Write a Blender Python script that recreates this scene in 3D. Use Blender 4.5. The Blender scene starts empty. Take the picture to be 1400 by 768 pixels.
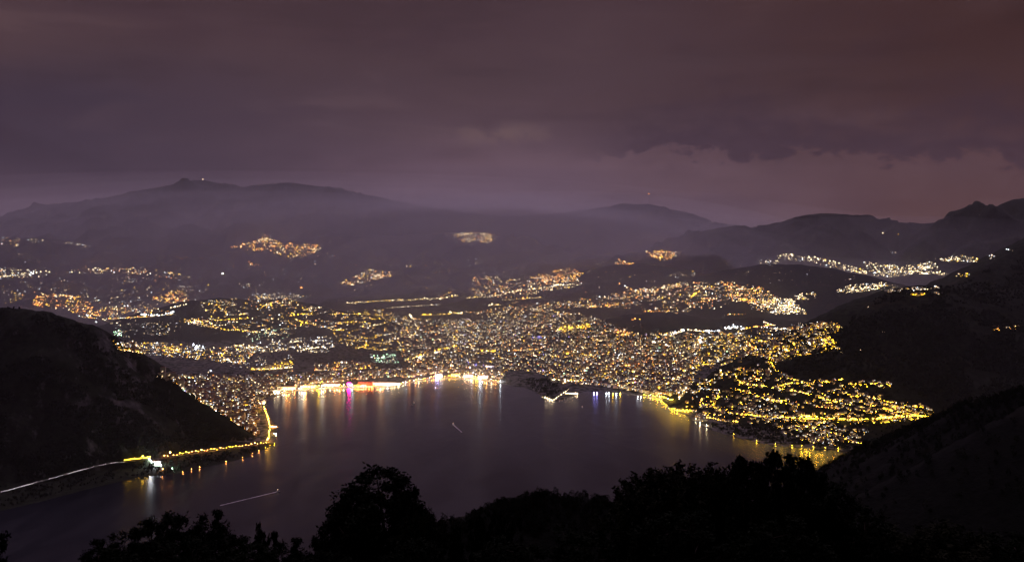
import bpy, math, random
import numpy as np

random.seed(7)
rng = np.random.default_rng(11)
sc = bpy.context.scene
COL = sc.collection

# ------------------------------------------------------------------ camera
CAMZ, HOR, FPX = 1040.0, 315.0, 1212.0          # camera height over the lake, horizon row and focal length of the 1400 px photo
cam_d = bpy.data.cameras.new("camera")
cam_d.sensor_width = 36.0
cam_d.lens = 36.0 * FPX / 1400.0
cam_d.shift_y = -(384.0 - HOR) / 1400.0
cam_d.clip_start, cam_d.clip_end = 0.5, 200000.0
cam = bpy.data.objects.new("camera", cam_d)
COL.objects.link(cam)
cam.location = (0, 0, CAMZ)
cam.rotation_euler = (math.radians(90), 0, 0)
sc.camera = cam

# ------------------------------------------------------------------ world: overcast night sky lit from below by the town
W = bpy.data.worlds.new("World")
sc.world = W
W.use_nodes = True
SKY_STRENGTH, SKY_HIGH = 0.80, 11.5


def build_world():
    nt = W.node_tree
    N, L = nt.nodes, nt.links
    N.clear()

    def val(a, i):
        return a
    def m(op, *args, clamp=False):
        n = N.new("ShaderNodeMath"); n.operation = op; n.use_clamp = clamp
        for i, a in enumerate(args):
            if isinstance(a, (int, float)):
                n.inputs[i].default_value = a
            else:
                L.new(a, n.inputs[i])
        return n.outputs[0]
    def ss(x, a, b, lo=0.0, hi=1.0):
        n = N.new("ShaderNodeMapRange"); n.interpolation_type = 'SMOOTHSTEP'
        L.new(x, n.inputs[0])
        for i, v in zip((1, 2, 3, 4), (a, b, lo, hi)):
            n.inputs[i].default_value = v
        return n.outputs[0]
    def ramp(x, stops):
        n = N.new("ShaderNodeValToRGB"); L.new(x, n.inputs[0])
        e = n.color_ramp.elements
        while len(e) < len(stops):
            e.new(0.5)
        for k, (p, c) in enumerate(stops):
            e[k].position = p
            e[k].color = tuple(((v / 255.0 + 0.055) / 1.055) ** 2.4 for v in c) + (1,)
        return n.outputs[0]
    def mix(f, a, b, mode='MIX'):
        n = N.new("ShaderNodeMix"); n.data_type = 'RGBA'; n.blend_type = mode
        if isinstance(f, (int, float)):
            n.inputs[0].default_value = f
        else:
            L.new(f, n.inputs[0])
        for i, c in ((6, a), (7, b)):
            if isinstance(c, tuple):
                n.inputs[i].default_value = tuple(((v / 255.0 + 0.055) / 1.055) ** 2.4 for v in c) + (1,)
            else:
                L.new(c, n.inputs[i])
        return n.outputs[2]
    def noise(vec, scale, detail, rough=0.55, dist=0.0):
        n = N.new("ShaderNodeTexNoise"); L.new(vec, n.inputs['Vector'])
        n.inputs['Scale'].default_value = scale; n.inputs['Detail'].default_value = detail
        n.inputs['Roughness'].default_value = rough; n.inputs['Distortion'].default_value = dist
        return n.outputs[0]
    def scaled(vec, s):
        n = N.new("ShaderNodeMapping"); L.new(vec, n.inputs[0]); n.inputs['Scale'].default_value = s
        return n.outputs[0]

    tc = N.new("ShaderNodeTexCoord")
    d = tc.outputs['Generated']
    sep = N.new("ShaderNodeSeparateXYZ"); L.new(d, sep.inputs[0])
    x, y, z = sep.outputs
    az = m('ARCTAN2', x, y)                                # 0 = north, + east
    n_soft = noise(scaled(d, (1, 1, 4.5)), 2.6, 5, 0.5)
    n_mid = noise(scaled(d, (1, 1, 3.0)), 7.0, 6, 0.55, 0.3)
    n_fine = noise(scaled(d, (1, 1, 1.6)), 26.0, 7, 0.6, 0.2)
    zz = m('ADD', z, m('MULTIPLY', m('SUBTRACT', n_soft, 0.5), 0.10))
    # warm murk from the horizon up
    base = ramp(m('MULTIPLY', zz, 1.0 / 0.30, clamp=True), SKY_STOPS)
    # brownish and dimmer to the east, cool and dimmer to the west
    east = ss(m('ADD', az, m('MULTIPLY', m('SUBTRACT', n_soft, .5), .35)), 0.02, 0.56)
    col = mix(m('MULTIPLY', east, 0.95), base, mix(1.0, base, (212, 178, 142), 'MULTIPLY'))
    west = ss(m('ADD', az, m('MULTIPLY', m('SUBTRACT', n_mid, .5), .25)), -0.02, -0.50)
    lowband = m('MULTIPLY', ss(zz, 0.20, 0.12), ss(zz, 0.01, 0.07))
    col = mix(m('MULTIPLY', m('MULTIPLY', west, lowband), 0.85), col, (58, 47, 62))
    # broad darker bellies
    belly = ss(n_mid, 0.50, 0.72)
    col = mix(m('MULTIPLY', belly, 0.30), col, (62, 42, 52))
    bright = ss(n_soft, 0.53, 0.70)
    col = mix(m('MULTIPLY', m('MULTIPLY', bright, ss(z, 0.10, 0.2)), 0.30), col, (94, 70, 72))
    # long stretched streaks in the cloud base
    n_lay = noise(scaled(d, (1.0, 1.0, 5.5)), 3.4, 6, 0.58, 0.4)
    col = mix(m('MULTIPLY', ss(n_lay, 0.50, 0.36), 0.24), col, mix(1.0, col, (150, 146, 158), 'MULTIPLY'))
    col = mix(m('MULTIPLY', ss(n_lay, 0.54, 0.70), 0.28), col, mix(0.16, col, (190, 150, 150)))
    # a clear dark strip over a ragged paler bank of cumulus from the middle to the east
    puff = m('ABSOLUTE', m('SUBTRACT', n_fine, 0.5))
    edge = m('ADD', 0.076, m('MULTIPLY', m('SUBTRACT', n_mid, 0.5), 0.09))
    edge = m('ADD', edge, m('MULTIPLY', m('SUBTRACT', 0.12, puff), 0.11))
    edge = m('SUBTRACT', edge, m('MULTIPLY', ss(az, 0.2, 0.55), 0.016))
    over = m('SUBTRACT', z, edge)
    span = m('MULTIPLY', ss(az, 0.04, 0.16), ss(az, 0.85, 0.55))
    strip = m('MULTIPLY', m('MULTIPLY', ss(over, -0.005, 0.006), ss(over, 0.075, 0.008)), span)
    col = mix(m('MULTIPLY', strip, 0.66), col, (55, 40, 53))
    bank = m('MULTIPLY', m('MULTIPLY', ss(over, 0.004, -0.007), ss(over, -0.075, -0.008)), span)
    col = mix(m('MULTIPLY', bank, 0.36), col, mix(n_fine, (74, 52, 58), (122, 92, 94)))
    # a torn lighter gap above the middle of the valley
    gx = m('DIVIDE', m('ADD', az, 0.015), 0.062)
    gz = m('DIVIDE', m('SUBTRACT', z, 0.108), 0.012)
    g = m('POWER', 2.718, m('MULTIPLY', -1.0, m('ADD', m('MULTIPLY', gx, gx), m('MULTIPLY', gz, gz))))
    gap = m('MULTIPLY', g, ss(m('ADD', m('MULTIPLY', n_fine, 0.7), m('MULTIPLY', n_mid, 0.3)), 0.47, 0.58))
    col = mix(m('MULTIPLY', gap, 0.75), col, (116, 92, 92))
    dk = m('MULTIPLY', g, ss(n_fine, 0.50, 0.40))
    col = mix(m('MULTIPLY', dk, 0.45), col, (70, 52, 60))
    # unseen bright sky added above the view to light the haze; dimmer behind it
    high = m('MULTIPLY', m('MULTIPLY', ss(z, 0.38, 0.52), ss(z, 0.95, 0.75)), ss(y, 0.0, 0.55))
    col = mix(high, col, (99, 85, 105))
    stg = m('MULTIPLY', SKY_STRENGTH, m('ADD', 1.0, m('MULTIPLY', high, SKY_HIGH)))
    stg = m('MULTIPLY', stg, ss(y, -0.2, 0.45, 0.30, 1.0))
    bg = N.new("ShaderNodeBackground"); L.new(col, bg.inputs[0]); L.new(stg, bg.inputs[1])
    # the faint remains of the sky itself behind the cloud
    sky = N.new("ShaderNodeTexSky"); sky.sky_type = 'NISHITA'; sky.sun_disc = False
    sky.sun_elevation = math.radians(-6); sky.sun_rotation = math.radians(200)
    bg2 = N.new("ShaderNodeBackground"); L.new(sky.outputs[0], bg2.inputs[0]); bg2.inputs[1].default_value = 0.05
    add = N.new("ShaderNodeAddShader"); L.new(bg.outputs[0], add.inputs[0]); L.new(bg2.outputs[0], add.inputs[1])
    out = N.new("ShaderNodeOutputWorld"); L.new(add.outputs[0], out.inputs[0])


SKY_STOPS = [(0.0, (116, 94, 111)), (0.22, (104, 81, 94)), (0.36, (91, 70, 79)), (0.55, (80, 60, 66)), (0.8, (76, 55, 60)), (1.0, (80, 58, 62))]
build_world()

HAZE_G = 0.6
HAZE_DENSITY = 0.8e-5
# nested banks of mist: centre, radii, density per metre
MIST = [(-4000, 15500, -300, 13500, 10300, 2300, 1.8e-5), (-3000, 15200, -300, 10500, 9700, 2050, 2.2e-5), (-1900, 14800, -300, 8400, 9300, 1850, 2.4e-5),
        (-1000, 14400, -300, 6200, 8900, 2000, 2.2e-5), (-400, 14000, -300, 4600, 8500, 1900, 2.2e-5), (100, 13800, -300, 3400, 8200, 1750, 2.2e-5),
        (200, 9800, -250, 4800, 4500, 560, 1.0e-4), (-300, 9500, -250, 4100, 3900, 420, 1.1e-4), (2600, 10600, -300, 5800, 4400, 1050, 3.4e-5), (3600, 10800, -300, 4600, 4000, 850, 6.0e-5), (5600, 13000, -300, 6600, 5200, 1560, 5.0e-5),
        (900, 18300, 300, 6000, 3000, 1560, 1.0e-4), (900, 18300, 300, 4800, 2700, 1250, 1.0e-4), (700, 18000, 200, 4200, 2500, 950, 8.0e-5), (-5500, 17800, 100, 9500, 2800, 1750, 8.0e-5), (-5200, 17600, 100, 7800, 2500, 1350, 8.0e-5), (-4600, 17400, 0, 6800, 2300, 1050, 6.0e-5), (-5500, 17800, 100, 10500, 2900, 1980, 4.5e-5), (-5300, 17800, 100, 9800, 2900, 2140, 3.0e-5)]
HAZE_COLOR = (0.96, 0.97, 1.0)
vs = sc.view_settings
vs.view_transform = 'Standard'; vs.look = 'None'; vs.exposure = 0.0; vs.gamma = 1.0
sc.cycles.use_adaptive_sampling = False
sc.cycles.use_denoising = True
sc.cycles.max_bounces = 4
sc.cycles.diffuse_bounces = 1
sc.cycles.glossy_bounces = 2
sc.cycles.volume_bounces = 0
sc.cycles.transparent_max_bounces = 8
sc.cycles.sample_clamp_indirect = 8.0
sc.cycles.sample_clamp_direct = 60.0
sc.cycles.use_light_tree = True
sc.cycles.caustics_reflective = False


# ------------------------------------------------------------------ helpers
def tag(o, label=None, cat=None, group=None, kind=None):
    if label: o["label"] = label
    if cat: o["category"] = cat
    if group: o["group"] = group
    if kind: o["kind"] = kind
    return o


def link(o, parent=None):
    COL.objects.link(o)
    if parent is not None:
        o.parent = parent
    return o


def mesh_obj(name, verts, faces, mats, midx=None, parent=None, smooth=False):
    me = bpy.data.meshes.new(name)
    verts = np.asarray(verts, dtype=np.float32).reshape(-1, 3)
    if isinstance(faces, np.ndarray):
        nf, k = faces.shape
        me.vertices.add(len(verts)); me.vertices.foreach_set("co", verts.ravel())
        me.loops.add(nf * k); me.loops.foreach_set("vertex_index", faces.astype(np.int32).ravel())
        me.polygons.add(nf)
        me.polygons.foreach_set("loop_start", np.arange(0, nf * k, k, dtype=np.int32))
        me.polygons.foreach_set("loop_total", np.full(nf, k, dtype=np.int32))
    else:
        me.from_pydata([tuple(map(float, v)) for v in verts], [], faces)
    for mt in (mats if isinstance(mats, (list, tuple)) else [mats]):
        me.materials.append(mt)
    if midx is not None:
        me.polygons.foreach_set("material_index", np.asarray(midx, dtype=np.int32))
    if smooth:
        me.polygons.foreach_set("use_smooth", np.ones(len(me.polygons), dtype=bool))
    me.update(calc_edges=True)
    me.validate()
    o = bpy.data.objects.new(name, me)
    return link(o, parent)


def empty(name, loc, rz=0.0, parent=None):
    o = bpy.data.objects.new(name, None)
    o.location = loc; o.rotation_euler = (0, 0, rz)
    return link(o, parent)


def copy_tree(o, parent=None):
    c = o.copy()
    COL.objects.link(c)
    if parent is not None:
        c.parent = parent
    for ch in KIDS.get(o.name, ()):            # children remembered at build time (o.children is slow in big scenes)
        copy_tree(ch, c)
    return c


KIDS = {}
def kids(o, *ch):
    KIDS[o.name] = list(ch)
    return o


class MB:
    """Collects boxes, bars and lathe shapes into one mesh."""
    def __init__(s): s.v, s.f = [], []
    def add(s, v, f):
        b = len(s.v); s.v += [tuple(p) for p in v]; s.f += [tuple(i + b for i in q) for q in f]
    def box(s, c, d, rz=0.0):
        x, y, z = c; a, b, h = d[0] / 2, d[1] / 2, d[2] / 2
        co, si = math.cos(rz), math.sin(rz)
        v = []
        for sx, sy, sz in ((-1,-1,-1),(1,-1,-1),(1,1,-1),(-1,1,-1),(-1,-1,1),(1,-1,1),(1,1,1),(-1,1,1)):
            px, py = sx * a, sy * b
            v.append((x + px * co - py * si, y + px * si + py * co, z + sz * h))
        s.add(v, [(0,3,2,1),(4,5,6,7),(0,1,5,4),(1,2,6,5),(2,3,7,6),(3,0,4,7)])
    def tube(s, p0, p1, r0, r1, n=6):
        p0, p1 = np.array(p0, float), np.array(p1, float)
        d = p1 - p0; d = d / (np.linalg.norm(d) + 1e-9)
        u = np.cross(d, (0, 0, 1.0)) if abs(d[2]) < 0.95 else np.cross(d, (1.0, 0, 0))
        u /= np.linalg.norm(u); w = np.cross(d, u)
        v = []
        for p, r in ((p0, r0), (p1, r1)):
            for k in range(n):
                a = 2 * math.pi * k / n
                v.append(p + r * (u * math.cos(a) + w * math.sin(a)))
        f = [(k, (k + 1) % n, n + (k + 1) % n, n + k) for k in range(n)]
        f += [tuple(range(n))[::-1], tuple(range(n, 2 * n))]
        s.add(v, f)
    def octa(s, c, r, rz=None):
        rz = r if rz is None else rz
        x, y, z = c
        s.add([(x+r,y,z),(x,y+r,z),(x-r,y,z),(x,y-r,z),(x,y,z+rz),(x,y,z-rz)],
              [(0,1,4),(1,2,4),(2,3,4),(3,0,4),(1,0,5),(2,1,5),(3,2,5),(0,3,5)])
    def hip(s, c, d, h, over=0.5, ridge=0.45):
        x, y, z = c; a, b = d[0] / 2 + over, d[1] / 2 + over
        rl = a * ridge
        v = [(x-a,y-b,z),(x+a,y-b,z),(x+a,y+b,z),(x-a,y+b,z),(x-rl,y,z+h),(x+rl,y,z+h)]
        s.add(v, [(0,1,5,4),(1,2,5),(2,3,4,5),(3,0,4),(3,2,1,0)])
    def build(s, name, mat, parent=None, smooth=False):
        return mesh_obj(name, s.v, s.f, mat, parent=parent, smooth=smooth)


# ------------------------------------------------------------------ materials
def mat_plain(name, col, rough=0.8, var=0.25, scale=0.3, spec=0.3):
    mt = bpy.data.materials.new(name); mt.use_nodes = True
    nt = mt.node_tree; b = nt.nodes["Principled BSDF"]
    b.inputs['Roughness'].default_value = rough
    b.inputs['Specular IOR Level'].default_value = spec
    tc = nt.nodes.new("ShaderNodeTexCoord")
    n = nt.nodes.new("ShaderNodeTexNoise"); n.inputs['Scale'].default_value = scale; n.inputs['Detail'].default_value = 4
    nt.links.new(tc.outputs['Object'], n.inputs['Vector'])
    r = nt.nodes.new("ShaderNodeValToRGB")
    r.color_ramp.elements[0].position = 0.3; r.color_ramp.elements[1].position = 0.7
    r.color_ramp.elements[0].color = tuple(c * (1 - var) for c in col) + (1,)
    r.color_ramp.elements[1].color = tuple(min(1, c * (1 + var)) for c in col) + (1,)
    nt.links.new(n.outputs[0], r.inputs[0]); nt.links.new(r.outputs[0], b.inputs['Base Color'])
    return mt


def mat_light(name, col, strength, sample=True):
    mt = bpy.data.materials.new(name); mt.use_nodes = True
    nt = mt.node_tree; nt.nodes.clear()
    e = nt.nodes.new("ShaderNodeEmission"); e.inputs[0].default_value = tuple(col) + (1,); e.inputs[1].default_value = strength
    o = nt.nodes.new("ShaderNodeOutputMaterial"); nt.links.new(e.outputs[0], o.inputs[0])
    mt.cycles.emission_sampling = 'FRONT' if sample else 'NONE'
    return mt


LAMP = 9.0
COLORS = {'Y': (1.0, 0.55, 0.03), 'O': (1.0, 0.34, 0.07), 'W': (1.0, 0.74, 0.42), 'C': (0.84, 0.90, 1.0),
          'G': (0.55, 1.0, 0.62), 'B': (0.32, 0.28, 1.0), 'R': (1.0, 0.10, 0.38)}
CKEYS = list(COLORS)
LIGHT = {k: mat_light("lamp_light_" + k.lower(), c, LAMP) for k, c in COLORS.items()}
FAR = {k: mat_light("far_light_" + k.lower(), c, LAMP, False) for k, c in COLORS.items()}


def terrain_mat(name, rock=0.0, meadow=0.0, scale=1.0, paved=0.0, dark=1.0):
    mt = bpy.data.materials.new(name); mt.use_nodes = True
    nt = mt.node_tree; N, L = nt.nodes, nt.links
    b = N["Principled BSDF"]; b.inputs['Roughness'].default_value = 0.95; b.inputs['Specular IOR Level'].default_value = 0.05
    tc = N.new("ShaderNodeTexCoord")
    def noise(sx, detail, rough=0.6, st=(1, 1, 1)):
        mp = N.new("ShaderNodeMapping"); mp.inputs['Scale'].default_value = st
        L.new(tc.outputs['Object'], mp.inputs[0])
        n = N.new("ShaderNodeTexNoise"); n.inputs['Scale'].default_value = sx; n.inputs['Detail'].default_value = detail
        n.inputs['Roughness'].default_value = rough; L.new(mp.outputs[0], n.inputs['Vector']); return n.outputs[0]
    def ramp(x, a, ca, c, cb):
        r = N.new("ShaderNodeValToRGB"); L.new(x, r.inputs[0])
        r.color_ramp.elements[0].position = a; r.color_ramp.elements[0].color = ca + (1,)
        r.color_ramp.elements[1].position = c; r.color_ramp.elements[1].color = cb + (1,)
        return r.outputs[0]
    fine = noise(0.035 * scale, 6)
    col = ramp(fine, 0.35, tuple(dark * c for c in (0.012, 0.017, 0.010)), 0.68, tuple(dark * c for c in (0.040, 0.050, 0.028)))
    if rock:
        big = noise(0.0032 * scale, 5, 0.6, (1, 1, 0.55))
        br = noise(0.016 * scale, 8, 0.72, (1, 1, 0.35))
        k = N.new("ShaderNodeMath"); k.operation = 'MULTIPLY'; L.new(big, k.inputs[0]); L.new(br, k.inputs[1])
        geo = N.new("ShaderNodeNewGeometry"); sp = N.new("ShaderNodeSeparateXYZ"); L.new(geo.outputs['Normal'], sp.inputs[0])
        st = N.new("ShaderNodeMapRange"); L.new(sp.outputs[2], st.inputs[0])
        st.inputs[1].default_value = 0.86; st.inputs[2].default_value = 0.62; st.inputs[3].default_value = 0; st.inputs[4].default_value = 1
        f = N.new("ShaderNodeMapRange"); f.interpolation_type = 'SMOOTHSTEP'; L.new(k.outputs[0], f.inputs[0])
        f.inputs[1].default_value = 0.275; f.inputs[2].default_value = 0.35
        f2 = N.new("ShaderNodeMath"); f2.operation = 'MULTIPLY'; L.new(f.outputs[0], f2.inputs[0]); L.new(st.outputs[0], f2.inputs[1])
        f3 = N.new("ShaderNodeMath"); f3.operation = 'MULTIPLY'; L.new(f2.outputs[0], f3.inputs[0]); f3.inputs[1].default_value = rock
        rk = ramp(noise(0.05 * scale, 6, 0.7, (1, 1, 0.3)), 0.35, (0.05, 0.05, 0.054), 0.65, (0.21, 0.205, 0.21))
        mx = N.new("ShaderNodeMix"); mx.data_type = 'RGBA'; L.new(f3.outputs[0], mx.inputs[0]); L.new(col, mx.inputs[6]); L.new(rk, mx.inputs[7])
        col = mx.outputs[2]
    if meadow:
        big = noise(0.0045 * scale, 3, 0.5)
        f = N.new("ShaderNodeMapRange"); f.interpolation_type = 'SMOOTHSTEP'; L.new(big, f.inputs[0])
        f.inputs[1].default_value = 0.60; f.inputs[2].default_value = 0.66; f.inputs[4].default_value = meadow
        mx = N.new("ShaderNodeMix"); mx.data_type = 'RGBA'; L.new(f.outputs[0], mx.inputs[0]); L.new(col, mx.inputs[6])
        mx.inputs[7].default_value = (0.10 * dark, 0.085 * dark, 0.045 * dark, 1); col = mx.outputs[2]
    if paved:
        f = N.new("ShaderNodeMapRange"); f.interpolation_type = 'SMOOTHSTEP'; L.new(noise(0.03, 3, 0.6), f.inputs[0])
        f.inputs[1].default_value = 0.44; f.inputs[2].default_value = 0.54; f.inputs[4].default_value = paved
        mx = N.new("ShaderNodeMix"); mx.data_type = 'RGBA'; L.new(f.outputs[0], mx.inputs[0]); L.new(col, mx.inputs[6])
        mx.inputs[7].default_value = (0.20, 0.19, 0.18, 1); col = mx.outputs[2]
    L.new(col, b.inputs['Base Color'])
    bp = N.new("ShaderNodeBump"); bp.inputs['Strength'].default_value = 0.8; bp.inputs['Distance'].default_value = 10.0 / scale
    L.new(fine, bp.inputs['Height']); L.new(bp.outputs[0], b.inputs['Normal'])
    return mt


M_FOREST = terrain_mat("forest_slope", rock=0.0, meadow=0.3, dark=0.75)
M_ROCKY = terrain_mat("rocky_forest_slope", rock=1.0, dark=0.7)
M_PLAIN = terrain_mat("valley_ground", meadow=0.8, paved=0.8)
M_NEAR = terrain_mat("near_slope", meadow=0.35, scale=4.0, dark=0.13)
M_WALL = [mat_plain("plaster_" + k, c, 0.85, 0.12, 0.2) for k, c in
          (("cream", (0.52, 0.45, 0.36)), ("white", (0.62, 0.60, 0.57)), ("ochre", (0.45, 0.32, 0.18)), ("rose", (0.44, 0.29, 0.25)), ("grey", (0.38, 0.38, 0.38)))]
M_ROOF = [mat_plain("roof_" + k, c, 0.8, 0.25, 0.6) for k, c in (("terracotta", (0.20, 0.085, 0.05)), ("brown", (0.11, 0.07, 0.055)), ("flat", (0.16, 0.155, 0.15)))]
M_METAL = mat_plain("dark_metal", (0.06, 0.06, 0.065), 0.5, 0.1, 2.0)
M_STONE = mat_plain("quay_stone", (0.32, 0.30, 0.28), 0.8, 0.2, 0.4)
M_ASPHALT = mat_plain("asphalt", (0.05, 0.05, 0.052), 0.85, 0.2, 0.3)
M_BARK = mat_plain("bark", (0.05, 0.038, 0.028), 0.9, 0.3, 3.0)
M_LEAF = [mat_plain("leaf_" + k, c, 0.9, 0.35, 1.2, 0.03) for k, c in (("dark", (0.011, 0.016, 0.008)), ("olive", (0.018, 0.021, 0.010)), ("deep", (0.009, 0.014, 0.007)))]
M_WIN = {'W': mat_light("window_warm", (1.0, 0.72, 0.42), 4.0, False), 'Y': mat_light("window_yellow", (1.0, 0.62, 0.2), 4.0, False),
         'C': mat_light("window_cool", (0.85, 0.92, 1.0), 4.0, False)}


# ------------------------------------------------------------------ noise
def _hash(ix, iy, seed):
    h = (ix.astype(np.int64) * 374761393 + iy.astype(np.int64) * 668265263 + seed * 974634777) & 0xFFFFFFFF
    h = ((h ^ (h >> 13)) * 1274126177) & 0xFFFFFFFF
    return ((h ^ (h >> 16)) & 0xFFFF) / 65535.0
def vnoise(x, y, seed=0):
    ix, iy = np.floor(x), np.floor(y)
    fx, fy = x - ix, y - iy
    fx, fy = fx * fx * (3 - 2 * fx), fy * fy * (3 - 2 * fy)
    a, b = _hash(ix, iy, seed), _hash(ix + 1, iy, seed)
    c, d = _hash(ix, iy + 1, seed), _hash(ix + 1, iy + 1, seed)
    return (a * (1 - fx) + b * fx) * (1 - fy) + (c * (1 - fx) + d * fx) * fy
def fbm(x, y, wl, octv=4, seed=0, gain=0.5):
    t, amp, s = 0.0, 1.0, 0.0
    for k in range(octv):
        t = t + amp * (vnoise(x / wl, y / wl, seed + k) - 0.5); s += amp * 0.5
        wl *= 0.5; amp *= gain
    return t / s


# ------------------------------------------------------------------ terrain
def P0(px, py, z=0.0):                                   # photo pixel -> ground point at height z
    Y = (CAMZ - z) * FPX / (py - HOR)
    return ((px - 700.0) / FPX * Y, Y, z)
def PY(px, py, Y):                                       # photo pixel at depth Y -> world point
    return ((px - 700.0) / FPX * Y, Y, CAMZ - Y * (py - HOR) / FPX)


SHORE_PX = [(-300, 800), (-150, 742), (-60, 716), (0, 698), (60, 684), (120, 668), (175, 655), (205, 650), (238, 648), (270, 640), (300, 634), (330, 627),
            (350, 619), (366, 612), (377, 606), (377, 592), (381, 584), (372, 576), (367, 565), (363, 556), (368, 546), (385, 538.5), (400, 535), (430, 532.5),
            (470, 530), (500, 530.5), (520, 529.5), (540, 528.5), (560, 524), (590, 518), (620, 516.5), (650, 518.5), (685, 524), (700, 527), (720, 530), (735, 537),
            (742, 544), (758, 548), (772, 546), (788, 540), (800, 535), (830, 535.5), (855, 538), (880, 541.5), (905, 545.5), (920, 550), (920, 562), (935, 566),
            (950, 576), (965, 584), (985, 592), (1010, 598), (1040, 606), (1075, 610), (1110, 613), (1150, 615), (1185, 622), (1250, 655), (1330, 720)]
SHORE = np.array([P0(*p)[:2] for p in SHORE_PX] + [(3000.0, 1200.0), (-3000.0, 1200.0)])

# name, region, front slope, back slope, rounding, points (px, py, depth)
RIDGES = [
    ("salv", 1, 0.95, 0.75, 60, [(-260, 395, 4250), (-120, 410, 4250), (0, 421, 4300), (30, 421.5, 4300), (55, 425, 4310), (80, 432.5, 4330), (115, 443, 4360), (128, 452, 4370),
                                 (150, 479, 4390), (175, 503, 4400), (200, 526, 4410), (230, 546, 4410), (260, 563, 4410), (295, 579, 4400), (330, 594, 4390), (358, 604, 4380)]),
    ("bre", 2, 0.56, 0.6, 120, [(1085, 497, 5650), (1110, 482, 5600), (1140, 463, 5550), (1160, 440, 5500), (1180, 416, 5450), (1200, 404, 5420), (1230, 394, 5400), (1260, 390, 5400),
                                (1300, 391, 5450), (1340, 396, 5500), (1420, 396, 5600), (1520, 400, 5600)]),
    ("bog", 2, 0.62, 0.6, 60, [(1290, 400, 6400), (1312, 387, 6450), (1350, 363, 6500), (1400, 335, 6600), (1480, 292, 6700), (1600, 260, 6900)]),
    ("near", 3, 0.55, 0.85, 12, [(1600, 470, 900), (1500, 498, 930), (1400, 534, 980), (1330, 551, 1020), (1280, 572, 1070), (1250, 585, 1110), (1215, 600, 1160), (1180, 613, 1210),
                                 (1130, 641, 1290), (1060, 690, 1420), (980, 760, 1560)]),
    ("knoll", 3, 0.5, 0.6, 14, [(600, 745, 330), (660, 706, 330), (690, 695, 330), (715, 686, 330), (750, 682.5, 330), (800, 686, 335), (840, 692, 340), (900, 712, 350), (980, 760, 360)]),
    ("far1", 4, 0.32, 0.4, 150, [(-400, 330, 20000), (-150, 322, 20000), (0, 306, 20000), (40, 293, 20000), (85, 278, 20000), (103, 275.5, 20000), (125, 279, 20000), (150, 269, 20000), (190, 261, 20000),
                                 (240, 252, 20000), (275, 246.5, 20000), (300, 251, 20000), (322, 259, 20000), (350, 253, 20000), (400, 250, 20000), (450, 256, 20000), (520, 270, 20000), (580, 282, 20000),
                                 (640, 292, 20000), (700, 295, 20000), (760, 292, 20000), (800, 287, 20000), (845, 279, 20000), (885, 279, 20000), (925, 288, 20000), (960, 306, 20000), (1020, 325, 20000)]),
    ("far2", 4, 0.34, 0.4, 120, [(840, 400, 14500), (885, 372, 14500), (925, 347, 14500), (950, 325, 14400), (972, 313, 14300), (1003, 308.5, 14200), (1030, 312, 14100), (1060, 305, 14000), (1095, 296, 14000),
                                 (1130, 291, 14000), (1170, 294, 14000), (1220, 303, 13900), (1260, 306.5, 13800), (1300, 303, 13500), (1332, 297, 13200), (1360, 284, 13000), (1400, 271, 13000), (1500, 245, 13000), (1700, 240, 13000)]),
    ("far3", 4, 0.22, 0.3, 200, [(-400, 322, 15500), (-60, 332, 15500), (0, 331, 15500), (65, 326, 15500), (130, 337, 15500), (210, 343, 15500), (300, 339, 15800), (380, 330, 16000), (470, 324, 16200),
                                 (560, 322, 16500), (640, 318, 16500), (720, 332, 16500), (800, 352, 16500)]),
    ("hillw", 5, 0.30, 0.5, 80, [(205, 443, 8600), (232, 424, 8600), (262, 410.5, 8600), (300, 407, 8650), (340, 409, 8700), (385, 408.5, 8750), (420, 414, 8800), (460, 424, 8800), (500, 430, 8800)]),
    ("hillm", 5, 0.24, 0.35, 100, [(780, 384, 11200), (810, 370, 11200), (840, 362, 11200), (875, 360, 11200), (915, 365, 11000), (950, 379, 10800)]),
    ("hille", 5, 0.30, 0.35, 100, [(925, 391, 9800), (960, 379, 9800), (1000, 368, 9800), (1045, 361, 9800), (1090, 361, 9700), (1130, 366, 9600), (1170, 374, 9500), (1215, 388, 9400), (1260, 404, 9300)]),
    ("hillc", 5, 0.22, 0.25, 60, [(838, 440, 8300), (870, 429, 8300), (910, 426, 8300), (940, 434, 8300), (990, 436, 8200), (1050, 434, 8100), (1110, 440, 8000)]),
]
RIDGE_W = [(n, reg, sf, sb, rd, np.array([PY(*p) for p in pts])) for n, reg, sf, sb, rd, pts in RIDGES]


def seg_dist(x, y, a, b):
    dx, dy = b[0] - a[0], b[1] - a[1]
    t = np.clip(((x - a[0]) * dx + (y - a[1]) * dy) / (dx * dx + dy * dy + 1e-9), 0, 1)
    cx, cy = a[0] + t * dx, a[1] + t * dy
    return np.hypot(x - cx, y - cy), t, y - cy


def shore_sd(x, y):                                       # > 0 on land
    d = np.full(x.shape, 1e9); inside = np.zeros(x.shape, bool)
    n = len(SHORE)
    for i in range(n):
        a, b = SHORE[i], SHORE[(i + 1) % n]
        d = np.minimum(d, seg_dist(x, y, a, b)[0])
        cond = (a[1] > y) != (b[1] > y)
        xi = a[0] + (y - a[1]) * (b[0] - a[0]) / (b[1] - a[1] + 1e-12)
        inside ^= cond & (x < xi)
    return np.where(inside, -d, d)


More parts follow.
